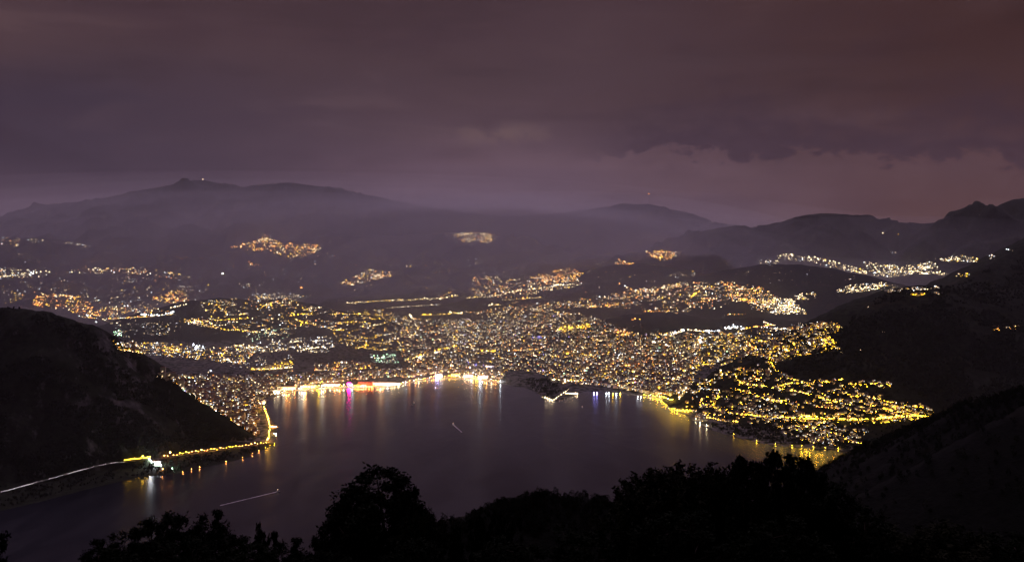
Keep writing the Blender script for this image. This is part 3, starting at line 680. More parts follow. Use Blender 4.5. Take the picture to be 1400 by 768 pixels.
# lit streets: (photo polyline, spacing px, palette, size, jitter px, district)
STREETS = [
    ([(0, 379), (60, 373)], 1.6, 'white', 1.1, .6, 'far'), ([(108, 433), (140, 437), (200, 434), (238, 430)], 1.3, 'olive', 1.0, .3, 'far'), ([(118, 432), (128, 433)], .7, 'cool', 1.8, 1.0, 'far'),
    ([(190, 431), (215, 432), (236, 428)], .8, 'cool', 1.35, .8, 'far'), ([(232, 422), (255, 417)], 1.2, 'W', 1.1, .4, 'far'), ([(150, 420), (185, 419)], 1.8, 'white', .9, .4, 'far'), ([(140, 437), (152, 443), (165, 446)], 1.5, 'white', .8, .4, 'far'),
    ([(475, 415), (520, 412), (560, 411), (606, 408)], 1.0, 'warm', 1.15, .7, 'north'), ([(604, 409), (626, 404)], .7, 'warm', 1.4, 1.0, 'north'), ([(600, 407), (622, 398)], 1.3, 'orange', 1.0, .5, 'north'),
    ([(525, 422), (560, 419.5), (603, 416.5)], .7, 'W', .55, .08, 'north'), ([(575, 431.5), (600, 430.5), (618, 430)], .9, 'Y', 1.15, .25, 'north'), ([(616, 428), (632, 430)], .7, 'warm', 1.4, .8, 'north'), ([(632, 428), (660, 427)], 1.6, 'orange', .9, .6, 'north'),
    ([(640, 408), (680, 405), (705, 399), (740, 395), (790, 388)], 1.3, 'warm', 1.0, .6, 'north'), ([(752, 399), (757, 391), (768, 390)], .9, 'W', 1.1, .4, 'north'), ([(668, 418), (685, 417)], .8, 'warm', 1.3, .8, 'north'), ([(686, 411), (740, 407)], 1.6, 'warm', .9, .4, 'north'), ([(713, 409), (717, 409)], .8, 'O', 1.7, .4, 'north'),
    ([(805, 421), (850, 417), (866, 413)], 1.3, 'O', 1.05, .6, 'north'), ([(880, 427), (915, 426)], 1.3, 'O', 1.0, .5, 'north'), ([(944, 408), (957, 398)], .9, 'Y', 1.1, .4, 'north'), ([(1012, 411), (1030, 411)], 1.0, 'Y', 1.1, .4, 'north'),
    ([(940, 416), (975, 411)], 1.2, 'O', 1.0, .5, 'north'), ([(862, 438), (875, 437)], .9, 'O', 1.1, .4, 'north'), ([(1112, 352), (1150, 362), (1190, 373)], 1.7, 'eastv', 1.0, .8, 'east'), ([(990, 431), (1020, 430)], 1.4, 'orange', .9, .5, 'north'),
    # western hills
    ([(353, 424), (362, 418), (371, 417), (374, 422)], 1.1, 'Y', 1.1, .5, 'westhill'), ([(395, 433), (412, 430), (427, 430)], 1.1, 'Y', 1.1, .5, 'westhill'), ([(404, 437), (413, 442), (411, 447)], 1.1, 'Y', 1.1, .4, 'westhill'), ([(413, 442), (425, 443)], 1.0, 'Y', 1.1, .4, 'westhill'),
    ([(415, 425), (428, 422), (441, 421)], 1.3, 'warm', 1.0, .4, 'westhill'), ([(340, 454), (365, 456), (386, 459)], 1.2, 'warm', 1.0, .5, 'westhill'), ([(293, 439), (340, 436)], 1.4, 'Y', 1.0, .6, 'westhill'), ([(300, 451), (340, 453)], 1.3, 'Y', 1.0, .6, 'westhill'),
    ([(260, 441), (278, 439), (292, 444)], 1.2, 'olive', 1.2, .7, 'westhill'), ([(448, 430), (495, 430), (540, 433)], 1.5, 'Y', 1.0, .7, 'westhill'), ([(460, 442), (500, 441)], 1.3, 'Y', 1.05, .6, 'westhill'), ([(446, 447), (455, 452), (470, 452)], 1.3, 'Y', 1.0, .5, 'westhill'),
    ([(505, 436), (540, 438)], 1.4, 'Y', 1.0, .6, 'westhill'), ([(495, 448), (525, 443)], 1.4, 'warm', 1.0, .6, 'westhill'), ([(345, 404), (375, 409)], 1.6, 'white', .8, .8, 'westhill'), ([(340, 477), (355, 474), (365, 483)], 1.1, 'W', 1.1, .5, 'westhill'),
    ([(395, 469), (413, 467)], 1.0, 'W', 1.0, .3, 'westhill'), ([(410, 480), (440, 475), (447, 478)], 1.2, 'W', 1.1, .8, 'westhill'), ([(485, 478), (504, 472)], 1.0, 'Y', 1.2, 1.2, 'westhill'), ([(463, 463), (490, 468)], 1.6, 'Y', .9, .5, 'westhill'),
    ([(160, 472), (195, 474)], 1.2, 'warm', 1.2, 1.0, 'westhill'), ([(320, 473), (345, 476)], 1.3, 'W', 1.3, 1.2, 'westhill'), ([(304, 493), (316, 493)], .9, 'W', 1.3, .6, 'westhill'), ([(285, 509), (292, 507)], 1.2, 'white', 1.0, .8, 'westhill'),
    ([(160, 478), (195, 484)], 1.5, 'olive', 1.0, .7, 'westhill'), ([(210, 476), (240, 480), (270, 484)], 1.6, 'olive', .95, .8, 'westhill'),
    # station and town streets
    ([(556, 493), (575, 487), (597, 480), (624, 474)], .65, 'Y', 1.15, .5, 'core'), ([(570, 493), (590, 485), (606, 480)], .5, 'white', 1.25, 1.2, 'core'), ([(345, 506), (375, 505), (402, 503)], .8, 'warm', 1.2, .3, 'bay'), ([(360, 505), (380, 498), (400, 494)], .8, 'Y', 1.1, .7, 'bay'),
    ([(560, 432), (567, 440), (571, 450), (569, 457), (560, 461), (566, 466)], .75, 'warm', 1.2, .7, 'core'), ([(655, 481), (680, 481)], .9, 'Y', 1.1, .4, 'core'), ([(690, 481), (735, 478)], 1.3, 'orange', 1.0, .5, 'core'), ([(620, 462), (625, 466)], .8, 'Y', 1.3, .8, 'core'),
    ([(817, 497), (845, 490.5), (870, 485), (896, 480)], .8, 'W', .8, .12, 'core'), ([(768, 526), (785, 517), (797, 511), (808, 497)], .8, 'warm', 1.15, .6, 'core'), ([(752, 519), (790, 522), (805, 521)], .9, 'warm', 1.2, .8, 'core'), ([(850, 531), (866, 520), (880, 508)], 1.0, 'warm', 1.1, .7, 'core'),
    ([(935, 478), (933, 488), (932, 498)], .6, 'warm', 1.25, .4, 'core'), ([(900, 532), (915, 524), (927, 515), (935, 508), (945, 505)], .8, 'warm', 1.15, .7, 'core'), ([(929, 547), (936, 535), (942, 522)], .7, 'warm', 1.25, .5, 'core'), ([(855, 501), (880, 498)], .9, 'O', 1.1, .5, 'core'),
    ([(785, 487), (805, 486), (816, 491)], .9, 'Y', 1.15, .6, 'core'), ([(865, 510), (875, 505)], .8, 'warm', 1.2, .6, 'core'), ([(760, 452), (790, 449), (806, 446)], .8, 'Y', 1.2, .5, 'core'), ([(890, 468), (905, 470), (918, 475)], .8, 'white', 1.3, 1.3, 'core'),
    ([(908, 459), (925, 456), (936, 453)], .5, 'white', 1.5, .7, 'core'), ([(965, 454), (985, 453)], .6, 'cool', 1.4, .9, 'suburb'), ([(990, 450), (1003, 447), (1016, 451)], .45, 'cool', 1.6, 1.5, 'suburb'), ([(1016, 451), (1030, 448), (1058, 445)], .9, 'O', 1.1, .4, 'suburb'), ([(1044, 441), (1060, 446)], .7, 'W', 1.3, .4, 'suburb'),
    ([(1040, 449), (1080, 451)], 1.0, 'white', 1.0, .9, 'suburb'), ([(940, 452), (968, 454)], .8, 'W', 1.2, .5, 'suburb'), ([(954, 468), (960, 468)], .5, 'cool', 2.6, .9, 'suburb'), ([(1103, 470), (1111, 472)], .6, 'white', 1.9, 1.1, 'suburb'),
    ([(1036, 467), (1051, 468)], .8, 'Y', 1.2, .5, 'suburb'), ([(1084, 469), (1089, 480), (1094, 487)], .8, 'Y', 1.2, .4, 'suburb'), ([(1060, 475), (1053, 484), (1052, 492), (1056, 501)], .7, 'Y', 1.25, .6, 'suburb'), ([(1060, 473), (1075, 480), (1095, 487)], 1.0, 'Y', 1.1, .5, 'suburb'),
    ([(1118, 463), (1131, 470), (1148, 479)], .9, 'Y', 1.15, .6, 'suburb'), ([(1022, 468), (1026, 474), (1034, 479)], 1.0, 'O', 1.1, .5, 'suburb'), ([(985, 508), (988, 513), (985, 518)], .7, 'warm', 1.35, .8, 'suburb'), ([(985, 500), (1000, 495)], 1.1, 'Y', 1.1, .5, 'suburb'),
    ([(1005, 512), (1008, 520), (1015, 525)], .9, 'Y', 1.1, .5, 'suburb'), ([(940, 505), (955, 500), (975, 498)], 1.2, 'Y', 1.0, .7, 'suburb'),
    # eastern slope
    ([(1010, 524), (1035, 528), (1060, 531), (1085, 535), (1100, 539), (1130, 547), (1150, 552), (1178, 558)], 1.2, 'Y', 1.15, .6, 'slope'), ([(1005, 532), (1025, 539), (1045, 546), (1068, 551)], 1.3, 'Y', 1.15, .7, 'slope'), ([(978, 560), (1000, 566), (1030, 569), (1060, 571), (1088, 573)], 1.0, 'Y', 1.2, .6, 'slope'),
    ([(1090, 573), (1130, 574), (1165, 575), (1200, 574), (1225, 571)], 1.8, 'Y', 1.3, .4, 'slope'), ([(1200, 573), (1240, 570.5), (1262, 570), (1288, 572)], .9, 'Y', 1.15, .25, 'slope'), ([(966, 571), (990, 576), (1010, 578)], 1.0, 'Y', 1.15, .7, 'slope'), ([(1060, 531), (1080, 525), (1098, 524)], 1.0, 'Y', 1.25, .7, 'slope'),
    ([(1160, 526), (1180, 527), (1202, 525)], 1.4, 'Y', 1.1, .6, 'slope'), ([(921, 562), (952, 562)], 1.0, 'Y', 1.1, .2, 'slope'), ([(984, 537), (979, 547), (975, 556), (982, 561)], .8, 'Y', 1.25, .6, 'slope'), ([(1180, 541), (1202, 547), (1225, 553), (1262, 558)], 1.5, 'Y', 1.1, .6, 'slope'),
    ([(1046, 546), (1050, 548)], .6, 'W', 2.0, .6, 'slope'), ([(953, 532), (985, 535)], 1.3, 'white', 1.0, .7, 'slope'), ([(1053, 497), (1060, 507), (1070, 512), (1090, 522)], 1.3, 'Y', 1.1, .8, 'slope'), ([(1055, 549), (1080, 549)], 1.2, 'Y', 1.15, .8, 'slope'), ([(1160, 605), (1184, 608)], 1.2, 'Y', 1.1, .5, 'slope'),
    ([(1205, 559), (1240, 567), (1268, 571)], 1.2, 'Y', 1.15, .5, 'slope'), ([(1110, 556), (1150, 561)], 1.8, 'O', .9, .3, 'slope'), ([(1029, 515), (1037, 521)], 1.0, 'O', 1.2, .8, 'slope'), ([(1126, 524), (1155, 520)], 3.0, 'Y', 1.35, 1.2, 'slope'), ([(1214, 524), (1219, 526)], 1.5, 'Y', 1.2, .5, 'slope'),
    ([(960, 545), (958, 551)], .8, 'O', 1.2, .8, 'slope'), ([(1085, 580), (1150, 596), (1170, 606)], 2.0, 'yel', 1.0, 1.0, 'slope'),
    # lone lights
    ([(411, 394), (413, 395)], .6, 'O', 2.2, .2, 'far'), ([(302, 375), (307, 376)], 1.2, 'cool', 1.3, .8, 'far'), ([(283, 390), (286, 391)], 1.2, 'white', 1.1, .4, 'far'), ([(22, 334), (25, 335)], .9, 'white', 1.5, .4, 'far'), ([(177, 407), (179, 407)], 1.0, 'white', .9, .3, 'far'),
    ([(130, 440), (133, 441)], .8, 'cool', 1.5, .4, 'far'), ([(44, 290), (46, 291)], 1.0, 'white', .8, .3, 'far'), ([(267, 476), (269, 478)], .6, 'cool', 2.0, .4, 'westhill'), ([(1228, 321), (1230, 321)], .8, 'white', 1.3, .3, 'east'), ([(1206, 319), (1209, 321)], 1.2, 'white', .8, .5, 'east'),
    ([(1306, 313), (1308, 313)], 1.0, 'white', .9, .3, 'east'), ([(1216, 345), (1226, 346)], 1.5, 'white', .8, .5, 'east'), ([(1043, 337), (1054, 338)], 5, 'white', .6, .3, 'east'), ([(1376, 342), (1384, 344)], 2, 'white', .8, .5, 'east'), ([(1340, 294), (1342, 294)], 1.5, 'white', .7, .3, 'east'),
    ([(1186, 421), (1188, 421)], 1.0, 'W', .9, .2, 'summit'), ([(1206, 455), (1210, 455)], 1.2, 'W', .8, .1, 'summit'), ([(1176, 480), (1179, 480)], 1.2, 'W', .8, .1, 'summit'), ([(1148, 482), (1156, 484)], 2.5, 'white', .7, .4, 'summit'),
]


def in_poly(x, y, poly):
    ins = np.zeros(x.shape, bool)
    n = len(poly)
    for i in range(n):
        (ax, ay), (bx, by) = poly[i], poly[(i + 1) % n]
        c = (ay > y) != (by > y)
        ins ^= c & (x < ax + (y - ay) * (bx - ax) / (by - ay + 1e-12))
    return ins


def fill_poly(poly, n):
    """n points: part scattered, part strung along short lanes"""
    p = np.array(poly, float); lo, hi = p.min(0), p.max(0)
    def inside(m):
        out = np.zeros((0, 2))
        while len(out) < m:
            q = lo + rng.random((m * 4 + 8, 2)) * (hi - lo)
            out = np.vstack([out, q[in_poly(q[:, 0], q[:, 1], poly)]])
        return out[:m]
    pts = [inside(max(1, int(n * 0.5)))]
    left = n - len(pts[0])
    while left > 0:
        k = min(left, int(rng.integers(3, 10)))
        a = inside(1)[0]; ang = rng.normal(0, 0.33) if rng.random() < .8 else rng.normal(1.3, .4)
        st = rng.uniform(1.3, 2.6)
        t = (np.arange(k) - k / 2) * st
        q = a + np.stack([t * math.cos(ang), t * math.sin(ang) * 0.6], 1) + rng.normal(0, .25, (k, 2))
        q = q[in_poly(q[:, 0], q[:, 1], poly)]
        pts.append(q); left -= max(len(q), 1)
    return np.vstack(pts)


def along(poly, sp, jit):
    out = []
    for a, b in zip(poly[:-1], poly[1:]):
        L = math.hypot(b[0] - a[0], b[1] - a[1]); k = max(1, int(L / sp))
        for i in range(k):
            t = (i + rng.random() * .6) / k
            out.append((a[0] + (b[0] - a[0]) * t, a[1] + (b[1] - a[1]) * t + rng.normal(0, jit * .6)))
    q = np.array(out); q[:, 0] += rng.normal(0, jit, len(q))
    keep = rng.random(len(q)) < (0.7 if sp < 1.0 else 0.9)
    return q[keep] if keep.any() else q


LP, LC, LS, LD, LB = [], [], [], [], []      # pixel, colour, size, district, has a building
def put(q, pal, size, bshare, dist):
    ks = list(PAL[pal]); w = np.array([PAL[pal][k] for k in ks]); w = w / w.sum()
    c = rng.choice(len(ks), len(q), p=w)
    for (px, py), ci in zip(q, c):
        LP.append((px, py)); LC.append(CKEYS.index(ks[ci])); LD.append(dist); LB.append(rng.random() < bshare)
        LS.append(size * min(1.75, float(np.exp(rng.normal(-0.58, 0.62)))))
for poly, n, pal, size, bs, dist in AREAS:
    q = fill_poly(poly, max(4, int(n * N_SCALE * {'slope': .50, 'suburb': .58, 'core': .85, 'westhill': .8, 'north': .9, 'far': 1.35}.get(dist, .95))))
    keep = np.ones(len(q), bool)
    for dpoly in DARK:
        keep &= ~(in_poly(q[:, 0], q[:, 1], dpoly) & (rng.random(len(q)) < 0.93))
    put(q[keep], pal, size, bs, dist)
for pl, sp, pal, size, jit, dist in STREETS:
    put(along(pl, sp, jit), pal, size * (1.3 if dist in ('slope', 'suburb', 'core') else 1.12), 0.25 if dist in ('core', 'bay', 'front', 'slope', 'suburb') else 0.0, dist)
LP = np.array(LP); LC = np.array(LC); LS = np.array(LS); LD = np.array(LD); LB = np.array(LB)
LX, LY, LZ, ok = ground(LP[:, 0], LP[:, 1])
ok &= (LZ > 0.5) & (LY > 2600)
LX, LY, LZ, LP, LC, LS, LD, LB = [a[ok] for a in (LX, LY, LZ, LP, LC, LS, LD, LB)]
LR = LS * LY / 886.0 * LAMP_PX * np.where(LD == 'slope', 0.66, np.where(np.isin(LD, ['far', 'north', 'east']), 1.18, np.where(np.isin(LD, ['core', 'front']), 1.12, 1.0)))                       # lantern or floodlit spot radius
print("lights", len(LX))


SLOPE_LIGHT = {k: mat_light('slope_light_' + k.lower(), c, LAMP * 5.5, True) for k, c in COLORS.items()}


TOWN_LIGHT = {k: mat_light('town_light_' + k.lower(), c, LAMP * 1.3, True) for k, c in COLORS.items()}


def light_mesh(name, sel, label, src):
    idx = np.nonzero(sel)[0]
    if not len(idx): return
    r = LR[idx][:, None]; rz = r * 0.8
    c = np.stack([LX[idx], LY[idx], LZ[idx] + 5.0 + LR[idx]], 1)
    o = np.array([(1,0,0),(0,1,0),(-1,0,0),(0,-1,0),(0,0,1),(0,0,-1)], float)
    v = c[:, None, :] + o[None] * np.concatenate([r, r, rz], 1)[:, None, :]
    f = np.array([(0,1,4),(1,2,4),(2,3,4),(3,0,4),(1,0,5),(2,1,5),(3,2,5),(0,3,5)])
    F = (f[None] + (np.arange(len(idx)) * 6)[:, None, None]).reshape(-1, 3)
    ob = mesh_obj(name, v.reshape(-1, 3), F, [src[k] for k in CKEYS], midx=np.repeat(LC[idx], 8))
    tag(ob, label, None, None, "stuff")

# ------------------------------------------------------------------ split the lights: nearest houses become things, the rest of the town is mass
YAPT = (LB & np.isin(LD, ['bay', 'front']))
YHSE = (LB & np.isin(LD, ['slope', 'suburb']))
def nearest(sel, n, gap):
    """the nearest n building sites, none closer than gap to another"""
    out = []
    for i in np.argsort(np.where(sel, LY, 1e9)):
        if not sel[i] or len(out) >= n: break
        if all((LX[i] - LX[j]) ** 2 + (LY[i] - LY[j]) ** 2 > gap * gap for j in out):
            out.append(i)
    return out
APT, HSE = nearest(YAPT, 285, 21), nearest(YHSE, 290, 17)
SITES_OWN = np.zeros(len(LX), bool); SITES_OWN[APT] = True; SITES_OWN[HSE] = True

SLOPE = (LD == 'slope')
near = np.isin(LD, ['bay', 'front', 'core', 'suburb', 'westhill']) | (SLOPE & ~np.isin(LC, [CKEYS.index('Y'), CKEYS.index('O')]))
SLOPE = SLOPE & ~near
light_mesh("town_lights", near, "street lamps and lit windows of the town round the bay", TOWN_LIGHT)
light_mesh("slope_lights", SLOPE, "yellow street lamps and lit windows on the slope above the eastern shore", SLOPE_LIGHT)
light_mesh("far_town_lights", ~near & ~SLOPE, "lights of the villages and suburbs far up the valley", FAR)


def make_apartment(k):
    r = random.Random(40 + k)
    w, d, h = r.uniform(15, 26), r.uniform(12, 15), r.choice((13, 16, 16, 19, 23))
    b = MB(); b.box((0, 0, h / 2 - 3), (w, d, h + 6))
    for z in np.arange(3.0, h - 1, 3.1):                       # balcony slabs
        b.box((r.choice((-1, 1)) * w * .2, -d / 2 - .6, z), (w * .45, 1.2, .22))
    root = b.build("apartment_block", M_WALL[k % 5])
    f = MB()
    if k % 3 == 0:
        f.hip((0, 0, h + .02), (w, d), 3.2, .6, .5)
    else:
        f.box((0, 0, h + .2), (w + .8, d + .8, .4)); f.box((w * .2, 0, h + 1.3), (4, 4, 1.8))
    ch = [f.build("roof", M_ROOF[0 if k % 3 == 0 else 2], root)]
    nf = int((h - 2) // 3.1)
    for i in range(r.randint(3, 5)):
        q = MB(); z = 1.6 + 3.1 * r.randrange(nf) + .4
        if r.random() < .75: q.box((r.uniform(-.4, .4) * (w - 3), -d / 2 - .05, z), (2.8, .14, 1.7))
        else: q.box((r.choice((-1, 1)) * (w / 2 + .05), r.uniform(-.3, .3) * d, z), (.14, 2.6, 1.7))
        ch.append(q.build("window", M_WIN[r.choice('WWWYC')], root))
    return kids(root, *ch)


def make_house(k):
    r = random.Random(80 + k)
    w, d, h = r.uniform(10, 15), r.uniform(8.5, 11), r.choice((5.8, 6.2, 8.6))
    b = MB(); b.box((0, 0, h / 2 - 3), (w, d, h + 6))
    if k % 2: b.box((w * .3, -d / 2 - 1.4, 1.2), (w * .35, 2.8, 3.4))
    root = b.build("house", M_WALL[(k * 2 + 1) % 5])
    f = MB(); f.hip((0, 0, h + .02), (w, d), 2.4, .7, .4)
    rf = f.build("roof", M_ROOF[k % 2], root)
    c = MB(); c.box((w * .2, d * .1, h + 2.2), (.9, .9, 2.2))
    kids(rf, c.build("chimney", M_WALL[4], rf))
    ch = [rf]
    for i in range(r.randint(2, 3)):
        q = MB(); z = 1.7 + (0 if h < 6 or i % 2 else 2.9)
        if i < 2: q.box(((-.28, .26)[i] * w + r.uniform(-.6, .6), -d / 2 - .05, z if not (k % 2 and i) else h - 1.6), (2.2, .14, 1.5))
        else: q.box((-w / 2 - .05, 0, z), (.14, 2.0, 1.4))
        ch.append(q.build("window", M_WIN[r.choice('WYYC')], root))
    return kids(root, *ch)


GROUND_BIAS = -0.6
def stand(protos, sites, spec):
    used = [False] * len(protos)
    for i in sites:
        k = rng.integers(len(protos))
        lab, cat, grp = spec[LD[i]]
        if used[k]: o = copy_tree(protos[k])
        else: o = protos[k]; used[k] = True
        y = LY[i] + rng.uniform(11, 17)
        x = LX[i] + rng.uniform(-8, 8)
        o.location = (x, y, gz(x, y) + GROUND_BIAS)
        o.rotation_euler = (0, 0, rng.normal(0, .35) + (-.25 if LX[i] > 0 else .25))
        s = rng.uniform(.85, 1.2); o.scale = (s, s, rng.uniform(.85, 1.25) * s)
        tag(o, lab, cat, grp)
    for k, u in enumerate(used):
        if not u:
            for c in KIDS[protos[k].name]: 
                for g in KIDS.get(c.name, ()): bpy.data.objects.remove(g)
                bpy.data.objects.remove(c)
            bpy.data.objects.remove(protos[k])


stand([make_apartment(k) for k in range(10)], APT,
      {'bay': ("apartment block with lit windows in the dense quarter between the rocky mountain and the bay", "apartment block", "apartment blocks behind the western bay"),
       'front': ("apartment block with lit windows just behind the bright lake promenade", "apartment block", "apartment blocks behind the promenade")})
stand([make_house(k) for k in range(8)], HSE,
      {'slope': ("small house with lit windows on the yellow lit slope above the eastern shore", "house", "houses on the eastern lakeside slope"),
       'suburb': ("small house with lit windows in the yellow lit suburb below the domed mountain", "house", "houses in the suburb below the domed mountain")})


def mass_buildings():
    idx = np.nonzero(LB & ~SITES_OWN)[0]
    V, F, MI = [], [], []
    b = 0
    for i in idx:
        core = LD[i] in ('core', 'front', 'bay'); far = LY[i] > 9000
        w, d = rng.uniform(12, 26), rng.uniform(10, 18)
        h = rng.uniform(10, 21) if core else rng.uniform(6, 12)
        a = rng.normal(0, .45)
        x, y = LX[i] + rng.uniform(-10, 10), LY[i] + rng.uniform(12, 20)
        z = LZ[i] - 3.0
        co, si = math.cos(a), math.sin(a)
        def pt(u, v, zz): return (x + u * co - v * si, y + u * si + v * co, zz)
        w2, d2, t = w / 2, d / 2, z + 3 + h
        V += [pt(-w2, -d2, z), pt(w2, -d2, z), pt(w2, d2, z), pt(-w2, d2, z), pt(-w2, -d2, t), pt(w2, -d2, t), pt(w2, d2, t), pt(-w2, d2, t),
              pt(-w2 * .5, 0, t + 2.6), pt(w2 * .5, 0, t + 2.6)]
        F += [(b, b + 1, b + 5, b + 4), (b + 1, b + 2, b + 6, b + 5), (b + 2, b + 3, b + 7, b + 6), (b + 3, b, b + 4, b + 7),
              (b + 4, b + 5, b + 9, b + 8), (b + 5, b + 6, b + 9, b + 9), (b + 6, b + 7, b + 8, b + 9), (b + 7, b + 4, b + 8, b + 8)]
        wm = int(rng.integers(5))
        MI += [wm] * 4 + [5 + int(rng.integers(3))] * 4
        b += 10
        for _ in range(int(rng.integers(0, 4))):
            u, zz = rng.uniform(-.8, .8) * w2, z + 4.5 + rng.integers(max(1, int(h // 3.1))) * 3.0
            V += [pt(u - 1.5, -d2 - .12, zz), pt(u + 1.5, -d2 - .12, zz), pt(u + 1.5, -d2 - .12, zz + 1.7), pt(u - 1.5, -d2 - .12, zz + 1.7)]
            F.append((b, b + 1, b + 2, b + 3)); MI.append(8 + int(rng.integers(3))); b += 4
    faces, mi = [], []
    for f, m_ in zip(F, MI):
        faces.append(f if f[2] != f[3] else f[:3]); mi.append(m_)
    o = mesh_obj("town_buildings", V, faces, M_WALL + M_ROOF + [M_WIN['W'], M_WIN['Y'], M_WIN['C']], midx=mi)
    tag(o, "crowded buildings of the lit town", None, None, "stuff")


mass_buildings()


# ------------------------------------------------------------------ street lamps one can count
def make_lamp(key, r, lab, cat="street lamp", name="street_lamp", h=8.0, boost=1.0):
    boost = boost * SHORE_BOOST
    m_ = MB(); m_.tube((0, 0, -1.5), (0, 0, h), .16, .10, 6); m_.tube((0, 0, h - .05), (0, -.9, h + .25), .08, .07, 5); m_.box((0, 0, .3), (.5, .5, 1.0))
    root = m_.build(name, M_METAL)
    g = MB(); g.octa((0, -.9, h + .25), r, r * .8)
    mt = mat_light("lamp_light_boost", COLORS[key], LAMP * boost)
    return kids(root, g.build("lamp_head", mt, root))


def bead(poly, sp):
    out = []
    for a, b in zip(poly[:-1], poly[1:]):
        L = math.hypot(b[0] - a[0], b[1] - a[1]); k = max(1, int(round(L / sp)))
        out += [(a[0] + (b[0] - a[0]) * i / k, a[1] + (b[1] - a[1]) * i / k) for i in range(k)]
    return np.array(out + [poly[-1]])


def lamps(poly, sp, keys, r, label, group, jit=0.25, h=8.0, boost=1.0, vary=0.25):
    q = bead(poly, sp) + rng.normal(0, jit, (len(bead(poly, sp)), 2)) * (1, .4)
    X, Y, Z, ok = ground(q[:, 0], q[:, 1])
    protos = {}
    for i in range(len(q)):
        if not ok[i] or Y[i] < 2600: continue
        k = keys[rng.integers(len(keys))]
        if k in protos: o = copy_tree(protos[k])
        else: o = protos[k] = make_lamp(k, r, label, h=h, boost=boost)
        o.location = (X[i], Y[i], Z[i]); o.rotation_euler = (0, 0, rng.uniform(-.3, .3))
        s = float(np.exp(rng.normal(0, vary))); o.scale = (s, s, s)
        tag(o, label, "street lamp", group)


PROM = [(386, 537.0), (400, 533.6), (430, 531), (470, 528.6), (500, 528.6), (520, 527.8), (540, 526.5), (560, 522.3), (590, 516.6), (620, 515.2), (650, 517), (684, 522.4)]
lamps(PROM, 3.1, 'WWYOOC', 1.3, "street lamp in the row of warm beads along the lake promenade", "street lamps along the lake promenade", vary=.5, boost=1.9)
lamps([(880, 540), (905, 544), (919, 548.6)], 3.0, 'WYY', 1.7, "street lamp on the straight quay at the foot of the eastern town", "street lamps on the eastern quay")
lamps([(361, 558), (366, 570), (369, 584), (368, 598), (365, 604)], 1.7, 'YYO', 1.7, "street lamp on the blazing orange shore road beside the bay", "street lamps on the bay shore road", boost=.45)
lamps([(364, 606), (340, 609.5), (310, 613.5), (280, 617.5), (250, 621.5), (225, 625.5)], 4.4, 'YOO', 1.3, "orange street lamp on the road under the rocky mountain", "street lamps on the road under the rocky mountain", boost=.3, vary=.4)
lamps([(171, 630.5), (190, 628), (205, 627)], 2.6, 'Y', 1.5, "yellow street lamp where the dark lake road meets the lit inn", "street lamps beside the lit inn", boost=.15)
lamps([(1092, 573), (1130, 574), (1165, 575), (1200, 574), (1240, 570.5), (1262, 570), (1288, 572)], 3.6, 'Y', 1.35, "yellow street lamp on the long level road above the eastern shore", "street lamps on the level eastern road", boost=.5, vary=.4)


# ------------------------------------------------------------------ lake road, its cars and the promenade wall
ROAD_PX = [(-40, 684), (0, 673), (40, 662), (60, 656.5), (85, 650), (100, 645.5), (120, 640), (145, 633.5), (170, 631), (205, 628.2), (225, 626), (250, 622), (280, 618), (310, 614), (340, 610), (356, 607.5),
           (365, 605), (368, 598), (369.5, 585), (366.5, 572), (361, 560), (357, 549)]
def road_strip(name, px, half, mat, lift=1.2, n=6):
    q = np.array([(a[0] + (b[0] - a[0]) * i / n, a[1] + (b[1] - a[1]) * i / n) for a, b in zip(px[:-1], px[1:]) for i in range(n)] + [px[-1]])
    X, Y, Z, ok = ground(q[:, 0], q[:, 1])
    k = np.ones(9) / 9
    pad = lambda a: np.convolve(np.pad(a, 4, mode='edge'), k, 'valid')
    X, Y, Z = pad(X), pad(Y), pad(Z) + lift
    T = np.stack([np.gradient(X), np.gradient(Y)], 1); T /= np.linalg.norm(T, axis=1)[:, None] + 1e-9
    Nn = np.stack([-T[:, 1], T[:, 0]], 1)
    v, f = [], []
    for i in range(len(X)):
        for s, dz in ((-1, 0), (1, 0), (1, -6), (-1, -6)):
            v.append((X[i] + s * half * Nn[i, 0], Y[i] + s * half * Nn[i, 1], Z[i] + dz))
    for i in range(len(X) - 1):
        a, b = i * 4, i * 4 + 4
        f += [(a, a + 1, b + 1, b), (a + 1, a + 2, b + 2, b + 1), (a + 2, a + 3, b + 3, b + 2), (a + 3, a, b, b + 3)]
    tag(mesh_obj(name, v, f, mat), "lake road along the foot of the rocky mountain", None, None, "structure")
    return np.stack([X, Y, Z], 1), T


RP, RT = road_strip("road", ROAD_PX, 5.0, M_ASPHALT)


def make_car():
    m_ = MB()
    prof = [(-2.2, .35), (2.2, .35), (2.25, .8), (1.3, .95), (.7, 1.42), (-1.1, 1.45), (-1.9, 1.0), (-2.25, .9)]
    n = len(prof)
    m_.add([(x, -.85, z) for x, z in prof] + [(x, .85, z) for x, z in prof],
           [tuple(range(n)), tuple(range(n, 2 * n))[::-1]] + [(i, i + n, (i + 1) % n + n, (i + 1) % n) for i in range(n)])
    for x in (-1.4, 1.4):
        for y in (-.8, .8):
            m_.tube((x, y - .1, .33), (x, y + .1, .33), .33, .33, 10)
    root = m_.build("car", mat_plain("car_paint", (0.12, 0.12, 0.13), .35, .05, 1.0, .5))
    ch = []
    hl = mat_light("headlight_glow", (1.0, 0.82, 0.86), 26.0)
    for y in (-.6, .6):
        q = MB(); q.octa((2.35, y, .75), .34); ch.append(q.build("headlight", hl, root))
    return kids(root, *ch)


